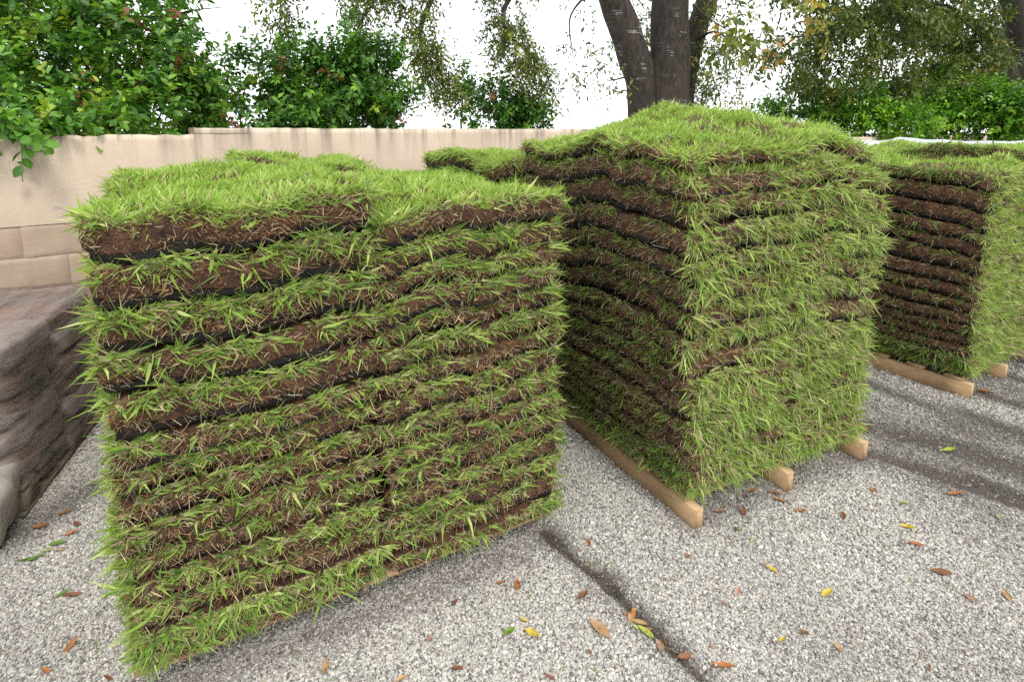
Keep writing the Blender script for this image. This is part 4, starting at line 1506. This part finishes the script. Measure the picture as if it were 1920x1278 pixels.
plant('oak_tree', 'spreading dark oak with low branches at the far right', 'tree', tuple(rb0), TR + BR, fo, M['bark'], M['oak_leaf'], trunk_n=2, seed=81)

# bushes at the right, behind the white sheet
BG_ = [(0.06, 0.17, 0.016), (0.11, 0.27, 0.02), (0.18, 0.38, 0.026), (0.28, 0.47, 0.035)]
specs = [('low dark bush just right of the oak trunk behind the wall', [blob(1490, 195, 11.5, 0.5, 0.5, 0.3), blob(1530, 205, 11.5, 0.5, 0.5, 0.25), blob(1440, 215, 11.5, 0.4, 0.4, 0.2)], [0.5, 0.3, 0.15, 0.05], 300),
         ('bright green bush left of centre under the far oak', [blob(1600, 190, 11.6, 0.6, 0.6, 0.42), blob(1590, 215, 11.4, 0.7, 0.5, 0.3), blob(1660, 225, 11.2, 0.7, 0.5, 0.28), blob(1700, 235, 11, 0.7, 0.4, 0.2)], [0.2, 0.35, 0.3, 0.15], 750),
         ('tall bright green bush under the far oak', [blob(1770, 185, 12.2, 0.7, 0.6, 0.5), blob(1740, 215, 12.0, 0.8, 0.6, 0.4), blob(1800, 225, 12, 0.8, 0.6, 0.35), blob(1760, 160, 12.4, 0.35, 0.4, 0.35)], [0.2, 0.35, 0.3, 0.15], 850),
         ('dull green bush at the right edge before the far oak trunk', [blob(1880, 215, 11.5, 0.8, 0.6, 0.4), blob(1850, 190, 11.7, 0.5, 0.5, 0.35), blob(1930, 215, 11.2, 0.6, 0.5, 0.5)], [0.4, 0.35, 0.2, 0.05], 750)]
for i, (lab, bl_, cw, ns_) in enumerate(specs):
    r = rng(310 + i)
    f_ = foliage(r, bl_, ns_, (0.06, 0.11), BG_, False, gap=-0.55, gapscale=2, aspect=0.6, colw=cw, seed=50 + i, shoot=(0.15, 0.35), n_leaf=(7, 12))
    c = bl_[0][0]
    # the bushes stand on the ground, their leaves reach down to it
    low = [((b[0][0], b[0][1], b[0][2] * 0.45), (b[1][0], b[1][1], b[0][2] * 0.45)) for b in bl_]
    f2_ = foliage(r, low, ns_ // 3, (0.07, 0.12), BG_, False, gap=-0.4, gapscale=2, aspect=0.6, colw=cw, seed=60 + i, shoot=(0.15, 0.35))
    plant('bush', lab, 'bush', (c[0], c[1], 0), stems(r, c, bl_, 8), [f_, f2_], M['bark'], M['leaf'], 'bushes under the far oak', trunk_n=3, trunk_name='stem')

# slender tree at the top left: dark limbs with narrow leaves above the hedge
r = rng(320)
tl0 = atY(-160, 247, 5.0)
tl0[2] = 0
LB = [([tl0, atY(-170, 150, 5.0), atY(-150, -40, 5.0), atY(-120, -260, 5.0)], 0.11, 0.07),
      ([atY(-150, 0, 5.0), atY(0, 8, 4.8), atY(60, 22, 4.8), atY(150, 45, 4.8), atY(230, 70, 4.8)], 0.035, 0.006),
      ([atY(-150, -40, 5.0), atY(60, -20, 4.8), atY(160, 16, 4.7), atY(230, 30, 4.7), atY(310, 32, 4.7), atY(360, 20, 4.7), atY(415, 14, 4.7)], 0.03, 0.003),
      ([atY(-150, 10, 5.0), atY(-30, 20, 4.8), atY(40, 33, 4.8), atY(110, 40, 4.8)], 0.03, 0.006)]
tl = [blob(120, 10, 4.8, 0.6, 0.3, 0.14), blob(290, 20, 4.7, 0.3, 0.25, 0.12), blob(345, 12, 4.7, 0.14, 0.15, 0.10), blob(230, -10, 4.7, 0.5, 0.3, 0.15), blob(-50, -60, 4.9, 0.9, 0.6, 0.3), blob(365, 40, 4.7, 0.07, 0.1, 0.06)]
f_ = [foliage(r, tl, 330, (0.06, 0.10), SG[:5], True, gap=-0.35, aspect=0.36, colw=[0.25, 0.35, 0.25, 0.13, 0.02], seed=45, n_leaf=(4, 8))]
plant('slender_tree', 'tree with thin dark limbs reaching in at the top left corner', 'tree', tuple(tl0), LB, f_, M['bark'], M['leaf'], trunk_n=1, seed=91)

# overhead wire far behind the wall
a, b = atY(600, 214, 30.0), atY(2100, 205, 34.0)
path = spline([a + [-25, 0, 0.8], a, (a + b) / 2 - [0, 0, 0.15], b], 40)
v, f, _ = tube(path, np.full(40, 0.012), 5)
tag(mesh_obj('overhead_wire', v, f, M['wire']), 'thin overhead wire crossing the sky behind the shrubs', 'wire')

# ------------------------------------------------------------------ fallen leaves
LEAFCOL = {'orange': (0.36, 0.15, 0.055), 'brown': (0.20, 0.09, 0.045), 'tan': (0.40, 0.25, 0.13), 'red': (0.22, 0.085, 0.05), 'yellow': (0.52, 0.40, 0.06), 'green': (0.13, 0.24, 0.03), 'pink': (0.36, 0.22, 0.155), 'lime': (0.36, 0.42, 0.07)}


def leaf_mesh(L, W, curl, seed):
    n, m = 9, 5
    r = rng(seed)
    ts = np.linspace(0, 1, n)
    wv = np.sin(np.pi * np.clip(ts * 0.94 + 0.03, 0, 1) ** 0.85) ** 0.8
    wv[-1] = 0.04
    V = []
    tw = r.normal(0, 0.35)
    for t, w in zip(ts, wv):
        for q in np.linspace(-1, 1, m):
            x = q * w * W / 2 * (1 + r.normal(0, 0.03))
            z = curl * L * ((t - 0.5) ** 2) * 1.3 + abs(q) ** 1.5 * w * W * 0.28 * (1 if curl > 0 else 0.5) + tw * q * w * W / 2 * (t - 0.5)
            V.append((x, (t - 0.5) * L, z))
    V = np.array(V)
    V[:, 2] -= V[:, 2].min()
    i = (np.arange(n - 1)[:, None] * m + np.arange(m - 1)[None]).ravel()
    q = np.stack([i, i + 1, i + m + 1, i + m], 1)
    # stalk
    k = len(V)
    s = np.array([[-0.0008, -L / 2, V[2, 2]], [0.0008, -L / 2, V[2, 2]], [0.0006, -L / 2 - L * 0.14, V[2, 2] + 0.002], [-0.0006, -L / 2 - L * 0.14, V[2, 2] + 0.002]])
    return np.concatenate([V, s]), [np.concatenate([q, [[k, k + 1, k + 2, k + 3]]])]


def fallen(px_, py_, col, L, ang, label, group='fallen leaves on the gravel', asp=0.38, curl=0.25, z=0.0):
    p = atz(px_, py_, z)
    seed = int(px_ * 13 + py_)
    r = rng(seed)
    L = L * 0.88
    V, F = leaf_mesh(L, L * asp, curl * r.uniform(0.6, 1.3), seed)
    c0 = np.array(LEAFCOL[col]) * r.uniform(0.85, 1.1)
    mott = vnoise(V * 90, seed)[:, None]
    cols = c0 * (1 + 0.22 * mott)
    cols = np.where(vnoise(V * 160 + 9, seed)[:, None] > 0.55, cols * 0.5, cols)
    o = mesh_obj('fallen_leaf', V, F, M['dry_leaf'], None, smooth=True, cols=cols)
    hz = z if z else float(ground_h(np.array([p[0]]), np.array([p[1]]))[0]) + 0.009
    o.location = (p[0], p[1], hz)
    o.rotation_euler = (r.normal(0, 0.16), r.normal(0, 0.16), math.radians(ang))
    return tag(o, label, 'leaf', group)


LEAVES = [
    (940, 1088, 'orange', .042, -70, 'small orange leaf near the right foot of the nearest stack, left of a pair'),
    (970, 1092, 'orange', .058, 5, 'upright orange leaf near the right foot of the nearest stack, right of a pair'),
    (1104, 1019, 'orange', .040, 15, 'small orange leaf beside the upper end of the drag groove'),
    (1093, 1116, 'brown', .070, -35, 'reddish brown leaf on the left bank of the drag groove'),
    (1123, 1178, 'tan', .095, 38, 'largest tan leaf, left of the drag groove'),
    (1187, 1143, 'orange', .045, -8, 'narrow leaf standing up from the leaf cluster in the drag groove'),
    (1181, 1163, 'tan', .045, -10, 'lowest tan leaf of the cluster in the drag groove'),
    (1175, 1156, 'orange', .030, 80, 'tiny leaf at the left of the cluster in the drag groove'),
    (1198, 1166, 'tan', .058, 60, 'tan leaf at the right of the cluster in the drag groove'),
    (1214, 1177, 'tan', .040, 70, 'broken tan leaf below the cluster in the drag groove'),
    (1210, 1190, 'lime', .066, 38, 'yellow-green leaf lying along the drag groove'),
    (1237, 1217, 'pink', .058, 8, 'pinkish brown leaf lying in the drag groove'),
    (1286, 1228, 'brown', .056, -85, 'dark brown leaf on the right bank of the drag groove'),
    (1354, 1258, 'orange', .078, 65, 'long orange leaf at the bottom edge right of the drag groove'),
    (955, 1180, 'green', .054, -45, 'bright green leaf on the gravel before the nearest stack'),
    (998, 1183, 'yellow', .062, 55, 'larger yellow leaf on the gravel before the nearest stack'),
    (981, 1158, 'yellow', .034, 70, 'small yellow leaf above the larger yellow one'),
    (611, 1247, 'tan', .052, 5, 'tan leaf at the bottom edge under the nearest stack'),
    (752, 1270, 'tan', .042, -60, 'tan leaf at the bottom edge left of centre'),
    (805, 1193, 'pink', .036, 20, 'pale pink leaf scrap below the middle of the nearest stack'),
    (853, 1126, 'brown', .046, -12, 'dull brown leaf close to the front board of the nearest pallet'),
    (858, 1250, 'red', .040, 80, 'red-brown leaf scrap at the bottom edge below centre'),
    (1106, 1221, 'red', .024, 20, 'tiny red-brown leaf scrap under the largest tan leaf'),
    (1030, 1268, 'red', .032, 50, 'red-brown leaf scrap at the bottom edge left of the groove'),
    (1289, 1047, 'orange', .042, 0, 'small orange leaf below the end of the middle pallet stringer'),
    (1382, 1114, 'pink', .044, -40, 'pale pink leaf in the open gravel, upper of two'),
    (1358, 1138, 'pink', .042, 35, 'pale pink leaf in the open gravel, lower of two'),
    (1446, 1071, 'yellow', .048, 40, 'oval yellow leaf in the middle of the open gravel'),
    (1551, 1116, 'yellow', .066, -60, 'broad yellow leaf at the right of the open gravel'),
    (1467, 1206, 'yellow', .044, -40, 'yellow leaf near the bottom right of the open gravel'),
    (1570, 1218, 'tan', .044, 10, 'tan leaf near the bottom right of the open gravel'),
    (1506, 1191, 'brown', .034, 60, 'small brown leaf between the yellow and tan leaves at bottom right'),
    (1381, 995, 'green', .030, 30, 'small green leaf right of the middle pallet stringer end'),
    (1393, 961, 'brown', .058, -10, 'olive brown leaf right of the middle pallet stringer end'),
    (1347, 962, 'pink', .058, 70, 'wide pinkish leaf touching the middle pallet stringer end'),
    (1501, 959, 'orange', .060, 85, 'orange leaf, lowest of the row before the middle stack'),
    (1462, 941, 'orange', .060, 70, 'orange leaf, second lowest of the row before the middle stack'),
    (1452, 927, 'brown', .060, 75, 'brown leaf in the middle of the row before the middle stack'),
    (1412, 923, 'orange', .055, -70, 'orange leaf under the edge of the middle stack'),
    (1398, 934, 'red', .036, 20, 'small red leaf under the edge of the middle stack'),
    (1475, 911, 'brown', .060, -70, 'brown leaf against the second stringer of the middle pallet'),
    (1637, 917, 'orange', .046, 15, 'orange leaf below the third stringer of the middle pallet'),
    (1581, 967, 'red', .054, -20, 'red-brown leaf in the gravel right of the middle stack'),
    (1697, 942, 'lime', .056, -80, 'yellow-green leaf in the gravel at right, upper of two'),
    (1702, 989, 'yellow', .066, 40, 'thin yellow leaf in the gravel at right, lower of two'),
    (1793, 928, 'orange', .080, 85, 'straight orange leaf on the dark track at right'),
    (1717, 1023, 'orange', .060, 60, 'thin orange leaf below the thin yellow one at right'),
    (1763, 1076, 'brown', .070, 65, 'slim brown leaf in the right-hand gravel'),
    (1777, 842, 'lime', .080, 75, 'crumpled yellow-green leaf on the dark track at right'),
    (1848, 738, 'orange', .095, 20, 'bright orange leaf beside the corner of the right-hand pallet'),
    (1820, 1125, 'pink', .050, 20, 'pinkish leaf near the right edge of the gravel'),
    (1888, 1120, 'tan', .050, -20, 'tan leaf at the right edge of the gravel'),
    (116, 1108, 'green', .046, -35, 'short green leaf at lower left beside a long brown one'),
    (136, 1112, 'brown', .062, -65, 'long brown leaf at lower left beside a green one'),
    (133, 1205, 'orange', .052, -10, 'orange leaf alone at the lower left'),
    (85, 1255, 'orange', .042, 60, 'orange leaf in the bottom left corner'),
    (201, 1269, 'red', .042, 70, 'dark red leaf at the bottom edge under the nearest stack'),
    (67, 1046, 'green', .058, -40, 'green leaf at left, largest of a cluster'),
    (47, 1049, 'green', .060, -65, 'green leaf at left, leftmost of a cluster'),
    (90, 1033, 'lime', .036, -75, 'pale green leaf at left, middle of a cluster'),
    (109, 1020, 'green', .062, -55, 'green leaf at left, topmost of a cluster'),
    (113, 1032, 'tan', .034, -80, 'tan leaf scrap beside the green cluster'),
    (134, 1001, 'orange', .056, -60, 'orange-yellow leaf above the green cluster at left'),
    (122, 961, 'brown', .056, -60, 'dark brown leaf between the bags and the nearest stack'),
    (76, 986, 'brown', .064, -75, 'brown leaf at the foot of the dirty grey pallet'),
    (143, 984, 'red', .054, 50, 'dark red leaf beside the left foot of the nearest stack'),
]
for L_ in LEAVES:
    fallen(*L_)
# tiny scraps nothing tells apart
r = rng(401)
k = 0
while k < 30:
    px_, py_ = r.uniform(300, 1900), r.uniform(860, 1270)
    p = atz(px_, py_)
    u, v = axes(60.3)
    if (p[:2] - np.array([-0.97, 1.25])) @ v > -0.06 and p[0] < 0.3:
        continue
    u2, v2 = axes(63)
    if (p[:2] - np.array([0.69, 1.98])) @ v2 > -0.08 and p[0] > 0.3 and p[0] < 1.7:
        continue
    fallen(px_, py_, ['brown', 'red', 'pink', 'tan', 'lime'][r.integers(5)], r.uniform(0.012, 0.024), r.uniform(0, 360), 'tiny leaf scrap on the pale gravel', 'tiny leaf scraps on the gravel')
    k += 1

# grass clippings and straw scattered on the gravel
n = 420
x, y = r.uniform(-1.7, 3.2, n), r.uniform(1.25, 3.2, n)
base = np.column_stack([x, y, ground_h(x, y) + 0.010])
az = r.uniform(0, 6.28, n)
d = np.column_stack([np.cos(az), np.sin(az), r.normal(0, 0.08, n)])
col = np.where(r.random((n, 1)) < 0.4, green(r.uniform(0.2, 0.8, n)), TANS[r.integers(0, 4, n)])
v, f, c = ribbons(base, d, r.uniform(0.015, 0.06, n), r.uniform(0.0015, 0.003, n), r.normal(0, 0.006, (n, 3)), col, col, np.tile([0, 0, 1.0], (n, 1)) + r.normal(0, 0.2, (n, 3)))
tag(mesh_obj('grass_clippings', v, f, M['grass'], cols=c), 'loose grass clippings and straw strewn over the gravel', 'clippings', kind='stuff')
# soil crumbs fallen from the stacks
pts = []
for a, b, m_ in (((-1.0, 1.22), (0.2, 1.88), 220), ((0.66, 1.95), (1.68, 2.45), 260), ((0.62, 1.98), (0.2, 2.75), 120), ((0.12, 1.9), (0.6, 1.22), 200)):
    t = r.random(m_)
    q = np.asarray(a) + (np.asarray(b) - np.asarray(a)) * t[:, None] + r.normal(0, 0.045, (m_, 2))
    pts.append(q)
q = np.concatenate(pts)
n = len(q)
oc = np.array([[1, 0, 0], [-1, 0, 0], [0, 1, 0], [0, -1, 0], [0, 0, 1], [0, 0, -1.]])
sz = r.uniform(0.001, 0.0036, n)
V = (oc[None] * r.uniform(0.6, 1.2, (n, 6, 1)) * sz[:, None, None]) + np.column_stack([q, ground_h(q[:, 0], q[:, 1]) + 0.010])[:, None]
tf = np.array([[0, 2, 4], [2, 1, 4], [1, 3, 4], [3, 0, 4], [2, 0, 5], [1, 2, 5], [3, 1, 5], [0, 3, 5]])
mesh_ = mesh_obj('soil_crumbs', V.reshape(-1, 3), ((np.arange(n) * 6)[:, None, None] + tf[None]).reshape(-1, 3), M['thatch'])
tag(mesh_, 'dark crumbs of soil fallen on the gravel at the foot of the stacks', 'soil', kind='stuff')
# splintered orange bark on the end of the third stringer
p = atz(1612, 808, 0.085)
vs = []
for q_ in range(26):
    az_ = r.uniform(0, 6.28)
    L_ = r.uniform(0.02, 0.045)
    b_ = np.array([p[0], p[1], 0.088]) + np.append(r.normal(0, 0.014, 2), r.uniform(0, 0.018))
    vs.append((b_, np.array([math.cos(az_), math.sin(az_), r.normal(0.15, 0.3)]), L_))
B_ = np.array([x[0] for x in vs])
D_ = unit(np.array([x[1] for x in vs]))
L_ = np.array([x[2] for x in vs])
cc = np.array([0.50, 0.19, 0.08]) * r.uniform(0.6, 1.25, (26, 1))
v, f, c = ribbons(B_, D_, L_, np.full(26, 0.011), r.normal(0, 0.01, (26, 3)), cc, cc, None, r=r)
tag(mesh_obj('bark_scrap', v, f, M['dry_leaf'], cols=c), 'crumpled orange bark scrap on the right stringer end of the middle pallet', 'bark')
